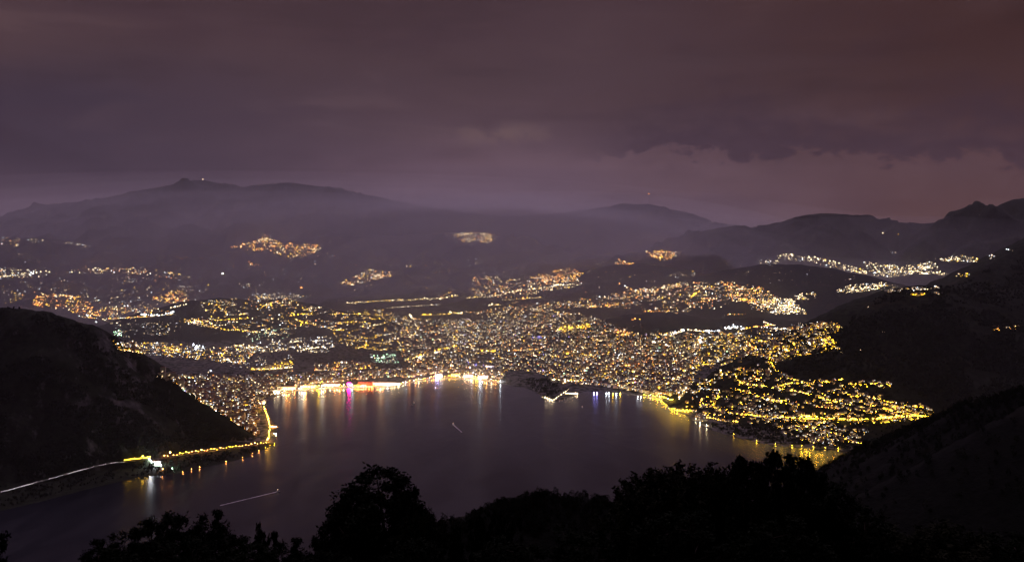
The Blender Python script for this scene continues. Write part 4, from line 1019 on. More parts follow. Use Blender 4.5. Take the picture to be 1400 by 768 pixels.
CAR_R = np.cumsum(np.r_[0, np.hypot(*np.diff(RP[:, :2], axis=0).T)])
_x170 = np.argmin(np.abs((RP[:, 0] / RP[:, 1] * FPX + 700) - 172))
car = make_car(); first = True
s = 6.0
while s < CAR_R[_x170]:
    x, y, z = (np.interp(s, CAR_R, RP[:, j]) for j in range(3)); tx, ty = (np.interp(s, CAR_R, RT[:, j]) for j in range(2))
    o = car if first else copy_tree(car); first = False
    o.location = (x + ty * 1.9, y - tx * 1.9, z + .02); o.rotation_euler = (0, 0, math.atan2(-ty, -tx))
    tag(o, "car with white headlights in the queue on the dark lake road under the mountain", "car", "cars queued on the dark lake road")
    s += rng.uniform(6.5, 9.5) if rng.random() < .93 else rng.uniform(16, 30)


def wall_strip(name, px, h, mat, label, cat):
    q = bead(px, 4.0); P = np.array([P0(a, b)[:2] for a, b in q])
    v, f = [], []
    for x, y in P:
        v += [(x, y - 1.5, -2), (x, y + 6, -2), (x, y + 6, h), (x, y - 1.5, h)]
    for i in range(len(P) - 1):
        a, b = 4 * i, 4 * i + 4
        f += [(a, b, b + 3, a + 3), (a + 3, b + 3, b + 2, a + 2), (a + 2, b + 2, b + 1, a + 1)]
    tag(mesh_obj(name, v, f, mat), label, cat)
wall_strip("quay_wall", [(386, 538.4), (400, 535), (430, 532.4), (470, 530), (500, 530.3), (520, 529.4), (540, 528.3), (560, 523.8), (590, 517.8), (620, 516.4), (650, 518.4), (685, 523.8)], 2.4, M_STONE, "pale stone quay wall under the lamps of the lake promenade", "wall")
wall_strip("quay_wall", [(862, 539), (880, 541.4), (905, 545.4), (919, 549.6)], 2.4, M_STONE, "stone quay wall at the foot of the eastern town", "wall")


# ------------------------------------------------------------------ landmarks
def at(px, py):
    X, Y, Z, ok = ground([px], [py]); return float(X[0]), float(Y[0]), float(Z[0])
def floods(parent_loc, spots, key, r, boost, label, group):
    for (dx, dy, dz) in spots:
        m_ = MB(); m_.tube((0, 0, -1), (0, 0, 1.2), .12, .12, 5); m_.box((0, 0, 1.2), (.8, .5, .4))
        o = m_.build("floodlight", M_METAL); o.location = (parent_loc[0] + dx, parent_loc[1] + dy, parent_loc[2] + dz)
        g = MB(); g.octa((0, .2, 1.4 + r), r); g.build("lamp", mat_light("flood_" + key.lower(), COLORS[key], LAMP * boost * SHORE_BOOST * .35), o)
        tag(o, label, "floodlight", group)


# red casino block
x, y, z = at(499, 529.0)
o = empty("casino", (x, y + 30, z))
b = MB(); b.box((0, 0, 15), (96, 40, 38)); b.box((-2, -18, 3), (104, 8, 8)); wl = b.build("wall", mat_plain("red_plaster", (0.55, 0.12, 0.10), .8, .1, .1), o)
b = MB(); b.box((0, 0, 34.6), (100, 44, 1.2)); b.box((20, 4, 37), (30, 14, 4)); b.build("roof", M_ROOF[2], o)
for k in range(7):
    q = MB(); q.box((-42 + k * 13.6, -22.2, 3), (9, .4, 4.5)); q.build("window", mat_light("arcade_glow", (1, .55, .15), 3.2), o)
for k in range(9):
    q = MB(); q.box((-40 + k * 10, -20.2, 20 + 6 * (k % 2)), (5, .4, 2.6)); q.build("window", mat_light("red_window", (1, .30, .22), 1.6, False), o)
tag(o, "large red floodlit casino block on the lake promenade", "casino")
floods((x, y, z), [(-45 + 18 * k, 0, 0) for k in range(6)], 'O', 1.9, 1.2, "orange floodlight at the foot of the red casino block", "floodlights of the red casino")
x, y, z = at(477, 528.5)
o = empty("sign_tower", (x, y + 14, z)); b = MB(); b.box((0, 0, 11), (28, 16, 28)); b.build("wall", mat_plain("dark_red_plaster", (0.30, 0.08, 0.12), .8, .1, .1), o)
b = MB(); b.box((0, -8.45, 20), (22, .8, 7)); b.build("sign_panel", mat_light("magenta_neon", (1.0, 0.006, 0.28), 170.0), o); b = MB(); b.box((0, -8.35, 12), (14, .6, 4)); b.build("sign_panel", mat_light("violet_neon", (0.30, 0.006, 1.0), 110.0), o)
tag(o, "dark tower with a glowing magenta sign beside the red casino", "tower")

# floodlit lakefront facades
def facade(name, px, py, w, h, d, mat, label, cat, key, nfl, r, boost, nwin=6):
    x, y, z = at(px, py)
    o = empty(name, (x, y + d / 2 + 16, z))
    b = MB(); b.box((0, 0, h / 2 - 2), (w, d, h + 4)); b.build("wall", mat, o)
    b = MB(); b.hip((0, 0, h + .02), (w, d), 4.5, 1.0, .7); b.build("roof", M_ROOF[0], o)
    for k in range(nwin):
        q = MB(); q.box((-w / 2 + (k + .5) * w / nwin, -d / 2 - .1, h * .45), (w / nwin * .4, .3, h * .3)); q.build("window", M_WIN['W'], o)
    tag(o, label, cat)
    floods((x, y, z), [(-w / 2 + (k + .5) * w / nfl, rng.uniform(0, 8), 0) for k in range(nfl)], key, r, boost, "floodlight of the " + label, "floodlights of the " + label)
facade("park_pavilion", 527, 526.5, 200, 15, 24, M_WALL[1], "long brilliant white pavilion right of the red casino", "pavilion", 'W', 8, 2.4, 1.1, 9)
facade("lake_hotel", 599, 516.0, 52, 24, 18, M_WALL[1], "white floodlit hotel at the crown of the bay", "hotel", 'C', 3, 2.4, 1.4)
x, y, z = at(596, 516.6); floods((x, y, z), [(0, -4, 2), (14, -4, 2)], 'B', 2.6, 2.2, "deep blue floodlight at the foot of the white hotel", "blue floodlights of the white hotel")
facade("town_hall", 622, 514.2, 60, 18, 20, M_WALL[0], "yellow floodlit hall right of the white hotel", "hall", 'Y', 5, 2.1, 1.1)
facade("arcade_building", 640, 515.6, 70, 18, 20, M_WALL[0], "cream floodlit arcade building at the old town quay", "building", 'W', 5, 2.1, 1.0)
facade("bank_building", 660, 517, 70, 16, 20, M_WALL[1], "low floodlit bank front near the dark park trees", "building", 'W', 4, 1.9, 1.0)
facade("shore_hotel", 372, 538.0, 90, 20, 22, M_WALL[1], "blazing white hotel at the corner of the bay", "hotel", 'W', 5, 2.5, 1.3)
facade("corner_hotel", 357, 552, 40, 18, 30, M_WALL[0], "bright cream hotel where the shore road bends at the bay", "hotel", 'W', 4, 2.5, 1.2)
facade("congress_hall", 392, 532.4, 95, 16, 22, M_WALL[0], "warm floodlit long hall at the western end of the promenade", "hall", 'W', 4, 2.0, 1.0)
facade("terrace_building", 420, 530.3, 100, 15, 20, M_WALL[0], "warm floodlit terrace building on the western promenade", "building", 'Y', 4, 1.9, .8)
facade("school_building", 452, 528.2, 110, 15, 20, M_WALL[1], "warm floodlit school left of the dark sign tower", "building", 'W', 4, 1.7, .8)

# towers and spires
def tower(name, px, py, w, h, mat, key, label, cat, spire=0):
    x, y, z = at(px, py)
    o = empty(name, (x, y, z)); b = MB(); b.box((0, 0, h / 2 - 1), (w, w, h + 2)); b.box((0, 0, h * .8), (w + .8, w + .8, .8)); b.build("shaft", mat, o)
    b = MB(); b.add([(-w/2-.4, -w/2-.4, h + .02), (w/2+.4, -w/2-.4, h + .02), (w/2+.4, w/2+.4, h + .02), (-w/2-.4, w/2+.4, h + .02), (0, 0, h + max(spire, 2))], [(0, 1, 4), (1, 2, 4), (2, 3, 4), (3, 0, 4), (3, 2, 1, 0)]); b.build("roof", M_ROOF[0], o)
    tag(o, label, cat)
    floods((x, y, z), [(-w * .8, -w - 3, h * .1), (w * .8, -w - 3, h * .1)], key, 1.6, 1.1, "floodlight of the " + label, "floodlights of the " + label)
tower("bell_tower", 617.5, 501, 9, 50, mat_plain("pink_stone", (.6, .42, .38), .8, .1, .2), 'W', "pink lit bell tower in the old town below the station", "bell tower", 10)
tower("office_tower", 848, 486, 16, 46, M_WALL[1], 'C', "pale high rise standing above the eastern town roofs", "high rise")
tower("church_spire", 775.5, 484, 8, 46, M_WALL[2], 'Y', "slim yellow lit church spire in the middle of the town", "church tower", 14)

# floodlight put as glow into the roof of a tent, sports floodlights
x, y, z = at(669, 503)
o = empty("floodlit_shed", (x, y, z)); b = MB()
b.add([(-48, -16, 6), (48, -16, 6), (48, 16, 6), (-48, 16, 6), (-30, 0, 15), (30, 0, 15)], [(0, 1, 5, 4), (1, 2, 5), (2, 3, 4, 5), (3, 0, 4)]); b.build("shed_roof", mat_light("floodlit_roof_glow", (1.0, .80, .92), 2.4), o)
b = MB()
for sx in (-46, -15, 15, 46):
    for sy in (-15, 15): b.tube((sx, sy, -1), (sx, sy, 6.2), .25, .2, 6)
b.build("pole", M_METAL, o); tag(o, "pinkish white floodlit tent in the old town", "shed")
def mast(px, py, h, key, r, boost, label):
    x, y, z = at(px, py); m_ = MB(); m_.tube((0, 0, -1), (0, 0, h), .5, .3, 8); m_.box((0, 0, h), (5, .6, 3))
    o = m_.build("floodlight_mast", M_METAL); o.location = (x, y, z)
    g = MB(); g.octa((0, -r, h), r, r * .7); g.build("lamp", mat_light("mast_" + key.lower(), COLORS[key], LAMP * boost), o); tag(o, label, "floodlight mast")
mast(957, 470.5, 18, 'C', 6.0, 1.6, "dazzling cool floodlight mast at the sports ground of the eastern town")
mast(1048, 550, 14, 'W', 3.4, 1.3, "bright white floodlight mast among the yellow lamps of the eastern slope")
mast(268, 479.5, 12, 'C', 4.2, 1.5, "lone bluish floodlight mast in the dark western lowland")
mast(1107, 473.5, 14, 'W', 4.5, 1.3, "pinkish white floodlight mast below the domed mountain")

# pier and bathing jetty
x0, y0, _ = P0(757, 548); x1, y1, _ = P0(777, 533.5)
o = empty("pier", (x0, y0, 0)); b = MB(); L = math.hypot(x1 - x0, y1 - y0); a = math.atan2(y1 - y0, x1 - x0)
b.box(((x1 - x0) / 2, (y1 - y0) / 2, 1.6), (L, 11, 1.0), a); b.build("deck", mat_plain("pale_deck", (.28, .26, .22), .8, .15, .3), o)
b = MB()
for t in np.linspace(.05, .95, 9): b.tube(((x1 - x0) * t, (y1 - y0) * t, -4), ((x1 - x0) * t, (y1 - y0) * t, 1.2), .5, .5, 6)
b.build("pile", M_METAL, o); tag(o, "brightly lit diagonal pier reaching out from the dark park point", "pier")
def lamp_row(pts, key, r, label, group, h=4.0, boost=1.0):
    pr = make_lamp(key, r, label, h=h, boost=boost)
    for i, p in enumerate(pts):
        q = pr if i == 0 else copy_tree(pr)
        q.location = p; tag(q, label, "street lamp", group)
lamp_row([(x0 + (x1 - x0) * t, y0 + (y1 - y0) * t + 6, 2.1) for t in np.linspace(.02, .98, 7)], 'W', 1.2, "white lamp on the bright diagonal pier", "lamps on the diagonal pier", boost=.2)
x, y, _ = P0(781, 538.5)
o = empty("bath_house", (x, y + 8, 0)); b = MB(); b.box((0, 0, 2), (78, 30, 7)); b.build("wall", M_WALL[0], o); b = MB(); b.box((0, 0, 5.9), (82, 34, .8)); b.build("roof", mat_plain("pale_roof", (.35, .33, .27), .8, .1, .2), o)
for k in range(6):
    q = MB(); q.box((-32 + k * 12.8, -15.1, 2.4), (8, .3, 3)); q.build("window", M_WIN['W'], o)
tag(o, "low flat roofed bath house lit up beside the diagonal pier", "bath house")
lamp_row([(x - 36 + 12 * k, y - 10, 0) for k in range(7)], 'W', 1.9, "warm lamp in front of the low bath house by the pier", "lamps of the bath house", h=7.0, boost=.25)
lamp_row([P0(742 + 3.2 * k, 542.5 + 1.2 * k) for k in range(5)], 'W', 1.5, "lamp among the trees on the dark park point", "lamps on the park point")
lamp_row([P0(q, 537.5) for q in (812, 816)] , 'B', 2.4, "violet lamp on the quay left of the blue lit boats", "violet quay lamps", boost=1.3)
lamp_row([P0(q, 537.8) for q in (829, 832.5)], 'C', 2.0, "cool white lamp on the quay between the violet and yellow lamps", "cool quay lamps")
lamp_row([P0(q, 538.4) for q in (838, 848)], 'Y', 2.3, "yellow lamp on the quay beside the blue white lamp", "yellow quay lamps", boost=1.2)
lamp_row([P0(842.5, 538.4)], 'C', 2.8, "single blue white lamp between two yellow lamps on the quay", None, boost=1.4)
lamp_row([P0(q, 543) for q in (872, 876)], 'C', 1.6, "cool white lamp left of the straight eastern quay", "cool lamps by the eastern quay")
# lamps right on the eastern shore
lamp_row([P0(a, b) for a, b in ((922, 560), (926, 562), (931, 563), (936, 563.5), (941, 564))], 'Y', 2.1, "yellow lamp on the little point of the eastern shore", "yellow lamps on the little point", h=7, boost=1.2)
lamp_row([P0(a, b) for a, b in ((951, 574), (957, 579), (966, 582.5))], 'W', 1.7, "white lamp below the villas just east of the little point", "white lamps below the villas", h=7)
lamp_row([P0(a, b) for a, b in ((1003, 594.4), (1034, 602.8), (1060, 607.3), (1083, 609.7), (1096, 610.6), (1112, 612.0), (1128, 612.9), (1146, 613.8))], 'Y', .9,  # a few real lamps, the rest added for stronger golden reflections
         "small amber lamp in the row added for reflections at the eastern waterline", "amber lamps added at the eastern waterline", h=6, boost=1.0)
# lit inn, boathouse, teal garden lamp
x, y, z = at(213, 634)
o = empty("inn", (x, y + 6, z)); b = MB(); b.box((0, 0, 4), (36, 14, 14)); b.box((-22, -6, 1), (16, 10, 8)); b.build("wall", M_WALL[1], o); b = MB(); b.hip((0, 0, 11.02), (36, 14), 4, 1, .6); b.build("roof", M_ROOF[0], o)
for k in range(5):
    q = MB(); q.box((-14 + 7 * k, -7.15, 6 - 3 * (k % 2)), (4, .3, 2.2)); q.build("window", M_WIN['C'], o)
tag(o, "white lit inn beside the lake road at the foot of the cliffs", "inn")
lamp_row([(x - 26 + 7 * k, y - 6 - 4 * (k % 3), gz(x - 26 + 7 * k, y - 6 - 4 * (k % 3))) for k in range(9)], 'C', 1.7, "cool white lamp on the terrace of the inn by the lake road", "terrace lamps of the inn", h=5, boost=1.3)
x, y, z = at(233, 641.5); lamp_row([(x, y, z), (x + 6, y + 3, gz(x + 6, y + 3))], 'G', 1.9, "teal lamp in the trees below the inn", "teal lamps below the inn", h=4)
x, y, z = at(222.5, 642); lamp_row([(x, y, z)], 'O', 1.6, "small orange lamp between the inn and the water", None, h=4)
x, y, _ = P0(376, 583.5)
o = empty("boathouse", (x - 8, y, 0)); b = MB(); b.box((0, 0, 2), (24, 12, 8)); b.build("wall", M_WALL[2], o); b = MB(); b.hip((0, 0, 6.02), (24, 12), 3, .8, .6); b.build("roof", M_ROOF[1], o)
for k in range(2):
    q = MB(); q.box((-6 + 12 * k, -6.1, 2.5), (6, .3, 4)); q.build("door", mat_light("boathouse_glow", (1, .45, .12), 4.0), o)
tag(o, "orange lit boathouse on the bay shore road", "boathouse")
lamp_row([(x - 16 + 8 * k, y - 8, 0) for k in range(4)], 'O', 2.2, "orange lamp in front of the boathouse", "lamps of the boathouse", h=5, boost=1.2)
x, y, _ = P0(377.5, 593.5); lamp_row([(x - 9, y, 0), (x - 1, y + 2, 0)], 'W', 1.5, "white lamp on the landing below the boathouse", "lamps on the landing", h=5)
lamp_row([P0(a, b) for a, b in ((250, 645.8), (262, 642.3), (273, 639.6), (309, 632), (332, 626), (345, 620.6), (354, 617))], 'O', .8, "orange lamp added for reflections at the waterline under the rocky mountain", "orange lamps added at the western waterline", h=5, boost=.7)  # unseen lamps added to throw orange streaks on the water
lamp_row([P0(a, b) for a, b in ((363, 612.5), (369, 610), (375, 607))], 'Y', .8, "yellow lamp added for reflections just below the bend of the lake road", "yellow lamps added below the road bend", h=5, boost=.8)  # shore lamps put in for the yellow reflections
# mast on the far summit
x, y, z = PY(277.5, 247, 20000); m_ = MB()
for sx, sy in ((-6, -6), (6, -6), (0, 7)): m_.tube((sx, sy, -30), (0, 0, 80), 1.6, .8, 5)
o = m_.build("radio_mast", M_METAL); o.location = (x, y, z); g = MB(); g.octa((0, -4, 30), 9); g.octa((9, -4, 4), 5); g.build("beacon", FAR['W'], o); tag(o, "radio mast with beacons on the far hazy summit", "radio mast")
x, y, z = PY(887, 266.5, 20000); m_ = MB(); m_.tube((0, 0, -200), (0, 0, 30), 2, 1, 6); o = m_.build("radio_mast", M_METAL); o.location = (x, y, z); g = MB(); g.octa((0, -4, 22), 8); g.build("beacon", FAR['O'], o); tag(o, "mast with one amber beacon on the far shoulder right of the torn cloud", "radio mast")


# ------------------------------------------------------------------ boats on the lake
def make_boat(px, py, rz, L, label, key, r, boost=1.0):
    x, y, _ = P0(px, py)
    o = empty("boat", (x, y, 0), rz)
    n = 7; v, f = [], []
    for i in range(n):
        t = i / (n - 1); w = L * .14 * (1 - max(0, t - .55) ** 2 / .2025) + .05; xx = (t - .5) * L
        v += [(xx, -w, 1.5 + .5 * t), (xx, -w * .6, -.6), (xx, w * .6, -.6), (xx, w, 1.5 + .5 * t)]
    for i in range(n - 1):
        a, b = 4 * i, 4 * i + 4
        f += [(a, a + 1, b + 1, b), (a + 1, a + 2, b + 2, b + 1), (a + 2, a + 3, b + 3, b + 2), (a + 3, a, b, b + 3)]
    f += [(0, 3, 2, 1), tuple(4 * (n - 1) + k for k in (0, 1, 2, 3))]
    mesh_obj("hull", v, f, M_WALL[1], parent=o)
    b = MB(); b.box((-L * .1, 0, 2.8), (L * .42, L * .17, 2.2)); b.box((-L * .1, 0, 4.0), (L * .46, L * .2, .2)); b.build("cabin", M_WALL[1], o)
    g = MB(); g.tube((-L * .05, 0, 4), (-L * .05, 0, 8), .1, .07, 5); g.build("mast", M_METAL, o)
    g = MB(); g.octa((-L * .05, 0, 8.2), r); g.build("lamp", mat_light("boat_lamp", COLORS[key], LAMP * boost), o)
    tag(o, label, "boat")
    return x, y


def streak(x, y, dx, dy, w0, w1, label):  # pale flat strip standing in for a moving boat's trail of light
    L = math.hypot(dx, dy); nx, ny = -dy / L, dx / L
    v, f = [], []; n = 40
    for i in range(n + 1):
        t = i / n; w = w0 + (w1 - w0) * t; j = rng.uniform(.7, 1.3)
        cx, cy = x + dx * t, y + dy * t
        v += [(cx + nx * w * j, cy + ny * w * j, .03), (cx - nx * w * j, cy - ny * w * j, .03)]
    for i in range(n): f.append((2 * i, 2 * i + 1, 2 * i + 3, 2 * i + 2))
    tag(mesh_obj("streak", v, f, M_STREAK), label, None, None, "stuff")


M_STREAK = mat_plain("light_streak", (0.75, 0.72, 0.72), .9, .2, .02)  # light trail put into a pale surface colour
a = make_boat(380, 671.5, .5, 16, "small boat trailing a long pale light wake across the dark western water", 'W', .9)
b = P0(301, 690.5); streak(a[0], a[1], b[0] - a[0], b[1] - a[1], 3.2, 2.2, "long pale light wake behind the boat on the dark western water")
a = make_boat(619.5, 580, 2.2, 18, "small boat with a short light wake in the middle of the bay", 'W', 1.1)
b = P0(631.5, 590.5); streak(a[0], a[1], b[0] - a[0], b[1] - a[1], 3.4, 2.4, "short pale light wake in the middle of the bay")
make_boat(595.5, 531, 1.2, 22, "boat with a white lamp at the edge of the violet reflection", 'C', 2.4)
make_boat(796, 556.5, 1.7, 16, "lone sailing boat on dark water right of the pier", 'W', .8)
make_boat(566, 551, .2, 10, "small boat with a faint lamp on the calm bay", 'W', .7)
make_boat(563, 553.5, .1, 14, "dim rowing boat below the promenade reflections", 'O', .35)
for i, (px, py) in enumerate([(765 + 3.6 * k, 549 - 1.1 * k) for k in range(7)]):
    make_boat(px, py, 1.2 + .1 * i, 11, "small boat moored beside the diagonal pier", 'W', .55)
for o in [q for q in bpy.data.objects if q.get("label") == "small boat moored beside the diagonal pier"]:
    o["group"] = "boats moored by the pier"


# ------------------------------------------------------------------ trees in the town, park and shore (nobody could count them)
_ico = None
def ico():
    t = (1 + 5 ** .5) / 2
    v = np.array([(-1,t,0),(1,t,0),(-1,-t,0),(1,-t,0),(0,-1,t),(0,1,t),(0,-1,-t),(0,1,-t),(t,0,-1),(t,0,1),(-t,0,-1),(-t,0,1)], float)
    v /= np.linalg.norm(v[0])
    f = np.array([(0,11,5),(0,5,1),(0,1,7),(0,7,10),(0,10,11),(1,5,9),(5,11,4),(11,10,2),(10,7,6),(7,1,8),(3,9,4),(3,4,2),(3,2,6),(3,6,8),(3,8,9),(4,9,5),(2,4,11),(6,2,10),(8,6,7),(9,8,1)])
    return v, f
def blob_trees(name, X, Y, Z, hmin, hmax, mats, label):
    v0, f0 = ico(); n = len(X)
    if not n: return
    h = rng.uniform(hmin, hmax, n); w = h * rng.uniform(.3, .48, n)
    V = v0[None] * (1 + rng.normal(0, .22, (n, 12, 1)))
    V = V * np.stack([w, w, h * .5], 1)[:, None, :]
    V += np.stack([X, Y, Z + h * .52], 1)[:, None, :]
    F = (f0[None] + (np.arange(n) * 12)[:, None, None]).reshape(-1, 3)
    o = mesh_obj(name, V.reshape(-1, 3), F, mats, midx=np.repeat(rng.integers(0, len(mats), n), 20))
    tag(o, label, None, None, "stuff")
def scatter(polys, dens):
    q = np.vstack([fill_poly(p, max(4, int(dens * d))) for p, d in polys])
    X, Y, Z, ok = ground(q[:, 0], q[:, 1]); ok &= Z > .4
    return X[ok], Y[ok], Z[ok]
TP = [([(1000, 531), (1060, 514), (1150, 521), (1225, 528), (1286, 571), (1240, 577), (1180, 603), (1112, 609), (1060, 588), (990, 578), (940, 562), (940, 545)], 1500),
      ([(965, 580), (1000, 580), (1090, 590), (1110, 611), (1060, 606), (1010, 596), (985, 590)], 420), ([(1110, 606), (1190, 600), (1200, 615), (1115, 612)], 160),
      ([(940, 456), (1150, 442), (1150, 478), (1060, 513), (1000, 525), (940, 545)], 900), ([(700, 519), (760, 517), (768, 534), (745, 545), (720, 529)], 260),
      ([(210, 514), (400, 507), (400, 528), (353, 560), (350, 600), (246, 534)], 420), ([(548, 432), (940, 432), (950, 520), (700, 508), (545, 490)], 1100), ([(400, 500), (690, 500), (690, 514), (400, 522)], 160),
      ([(260, 412), (440, 424), (560, 440), (560, 490), (400, 500), (150, 490), (150, 460)], 1500), ([(0, 677), (100, 649), (170, 634), (178, 652), (120, 664), (0, 695)], 260), ([(170, 634), (240, 628), (340, 613), (362, 608), (350, 617), (300, 632), (238, 646), (180, 652)], 330)]
blob_trees("town_trees", *scatter(TP, 1.0), 6, 14, M_LEAF, "dark garden and park trees between the lights")
def wooded(poly, n, wl, thr):
    q = fill_poly(poly, n); X, Y, Z, ok = ground(q[:, 0], q[:, 1]); ok &= (Z > 3) & (Y > 2600) & (fbm(X, Y + Z * .7, wl, 3, 5) < thr)
    return X[ok], Y[ok], Z[ok]
blob_trees("forest", *wooded([(0, 422.5), (30, 422), (80, 433), (115, 444), (150, 480), (200, 527), (260, 564), (340, 598), (205, 626), (100, 643), (0, 670)], 8500, 130, .12), 7, 15, M_LEAF, "dark woods between the rock faces of the steep mountain")
blob_trees("forest", *wooded([(1090, 498), (1142, 464), (1180, 417), (1230, 395), (1300, 392), (1320, 386), (1400, 337), (1400, 532), (1290, 560), (1225, 522), (1060, 510)], 8500, 160, .3), 9, 18, M_LEAF, "dark woods on the domed mountain")
SP = bead([(386, 536.2), (430, 530.3), (470, 528), (520, 527), (560, 521.4), (590, 515.6), (620, 514.2), (650, 516), (684, 521.4)], 4.2)
X, Y, Z, ok = ground(SP[:, 0], SP[:, 1]); blob_trees("promenade_trees", X, Y, Z, 5, 8, M_LEAF[:1], "clipped trees along the lake promenade")

# ------------------------------------------------------------------ woods on the near spur and knoll
def leaf_trees(name, X, Y, Z, hmin, hmax, n_leaf, leaf, mats, label):
    n = len(X); h = rng.uniform(hmin, hmax, n); w = h * rng.uniform(.26, .42, n)
    d = rng.normal(0, 1, (n, n_leaf, 3)); d /= np.linalg.norm(d, axis=2, keepdims=True)
    lump = 1 + .28 * np.sin(d[..., :1] * 4 + rng.uniform(0, 6, (n, 1, 1))) * np.cos(d[..., 2:] * 5 + rng.uniform(0, 6, (n, 1, 1)))
    r = rng.uniform(.35, 1, (n, n_leaf, 1)) ** .4 * lump
    c = d * r * np.stack([w, w, h * .48], 1)[:, None, :] + np.stack([X, Y, Z + h * .55], 1)[:, None, :]
    u = rng.normal(0, 1, (n, n_leaf, 3)); u /= np.linalg.norm(u, axis=2, keepdims=True)
    t = rng.normal(0, 1, (n, n_leaf, 3)); t /= np.linalg.norm(t, axis=2, keepdims=True)
    L = leaf * rng.uniform(.6, 1.4, (n, n_leaf, 1))
    V = np.stack([c - u * L, c + u * L, c + t * L * 1.3], 2).reshape(-1, 3)
    F = np.arange(len(V)).reshape(-1, 3)
    o = mesh_obj(name, V, F, mats, midx=np.repeat(rng.integers(0, len(mats), n), n_leaf))
    tag(o, label, None, None, "stuff")


def ridge_pts(pts, n, spread, y0, y1):
    out = []
    p = np.array([PY(*q) for q in pts])
    for _ in range(n):
        i = rng.integers(len(p) - 1); t = rng.random(); a = p[i] * (1 - t) + p[i + 1] * t
        out.append((a[0] + rng.normal(0, spread), a[1] - abs(rng.normal(0, spread)) + spread * .3))
    q = np.array(out); H, R = height(q[:, 0], q[:, 1])
    return q[:, 0], q[:, 1], H - .6
NEAR = [r for r in RIDGES if r[0] == 'near'][0][5]; KN = [r for r in RIDGES if r[0] == 'knoll'][0][5]
leaf_trees("forest", *ridge_pts(NEAR[1:-1], 1500, 26, 0, 0), 2.5, 8, 90, .55, M_LEAF, "black scrub and trees along the near spur")
leaf_trees("forest", *ridge_pts(NEAR[1:-1], 1300, 150, 0, 0), 4, 9, 70, .8, M_LEAF, "black woods on the flank of the near spur")
leaf_trees("forest", *ridge_pts(KN[1:-1], 420, 14, 0, 0), 1.5, 4.2, 240, .22, M_LEAF, "black scrub covering the round knoll")


# ------------------------------------------------------------------ foreground trees
SIZE = {}
def make_tree(seed, kind, height_, width):
    """trunk with limbs, and a crown of leaf faces gathered in clumps round the twigs"""
    r = np.random.default_rng(seed)
    wood = MB(); tips = []
    th = height_ * (.42 if kind == 'round' else .25)
    wood.tube((0, 0, -1.0), (r.normal(0, .1), r.normal(0, .1), th), height_ * .022 + .05, height_ * .014 + .03, 7)
    nb = {'round': 30, 'ash': 34, 'maple': 16}[kind]
    for k in range(nb):
        a = 2.4 * k + r.normal(0, .3); f = (k + .5) / nb
        if kind == 'ash':
            z0 = th * r.uniform(.3, 1); rad = width * .5 * math.sqrt(f) * r.uniform(.5, 1.1); z1 = height_ * (1 - .22 * f ** 2 * r.uniform(.3, 1.5) - .05 * r.random())
        elif kind == 'round':
            z0 = th * r.uniform(.25, 1.05); el = math.asin(min(1, -.55 + 1.55 * f)); rad = width * .47 * math.cos(el) * r.uniform(.7, 1.08); z1 = height_ * (.52 + .46 * math.sin(el) * r.uniform(.86, 1.03))
        else:
            z0 = th * r.uniform(.5, 1.3); rad = width * .5 * r.uniform(.3, 1.0); z1 = height_ * r.uniform(.45, 1.0) * (1 - .15 * rad / width)
        p0 = np.array((0, 0, min(z0, th))); p1 = np.array((math.cos(a) * rad, math.sin(a) * rad, z1))
        md = (p0 + p1) / 2 + np.array((r.normal(0, .15), r.normal(0, .15), -.06 * height_ if kind != 'ash' else .02 * height_))
        rr = .012 * height_
        wood.tube(p0, md, rr, rr * .6, 5); wood.tube(md, p1, rr * .6, rr * .15, 5)
        tips.append((p1, 1.0, p1 - md)); tips.append((md * .45 + p1 * .55, .85, p1 - md))
        for j in range(6 if kind != 'ash' else 4):
            q = md + (p1 - md) * r.uniform(.1, .95)
            off = r.normal(0, 1, 3); off /= np.linalg.norm(off); off[2] = abs(off[2]) * (1.0 if kind != 'ash' else 2.6) + (.0 if kind != 'ash' else .5); off /= np.linalg.norm(off)
            e = q + off * width * (.16 if kind != 'ash' else .17) * r.uniform(.6, 1.3)
            wood.tube(q, e, rr * .3, rr * .08, 4); tips.append((e, .7, e - q))
    V = []
    for c, s, dr in tips:
        if kind == 'ash':
            n = int(150 * s); ln = width * .20 * s
            t = r.uniform(-1.3, 1.0, (n, 1)); dd = dr / (np.linalg.norm(dr) + 1e-9)
            pts = c + dd * t * ln + r.normal(0, 1, (n, 3)) * width * .026 * (1.25 - .6 * np.abs(t))
            L = .085
        else:
            n = int((150 if kind == 'round' else 150) * s); R = width * r.uniform(.05, .11) * (1 if kind == 'round' else 1.05) * s
            d = r.normal(0, 1, (n, 3)); d /= np.linalg.norm(d, axis=1, keepdims=True)
            pts = c + d * R * r.random((n, 1)) ** .6 * np.array((1, 1, .8)) * r.uniform(.7, 1.5, 3) + r.normal(0, .07, (n, 3)); L = .085 if kind == 'round' else .13
        u = r.normal(0, 1, (len(pts), 3)); u /= np.linalg.norm(u, axis=1, keepdims=True)
        w_ = np.cross(u, r.normal(0, 1, (len(pts), 3))); w_ /= np.linalg.norm(w_, axis=1, keepdims=True)
        ll = L * r.uniform(.6, 1.35, (len(pts), 1))
        V.append(np.stack([pts - u * ll, pts + w_ * ll * .5, pts + u * ll, pts - w_ * ll * .5], 1))
    V = np.concatenate(V).reshape(-1, 3)
    F = np.arange(len(V)).reshape(-1, 4)
    root = empty("tree", (0, 0, 0))
    tr = wood.build("trunk", M_BARK, root)
    cr = mesh_obj("crown", V, F, M_LEAF[{'round': 0, 'ash': 1, 'maple': 2}[kind]], parent=root)
    SIZE[root.name] = (np.percentile(np.hypot(V[:, 0], V[:, 1]), 97) * 2, np.percentile(V[:, 2], 99.7))
    return kids(root, tr, cr)


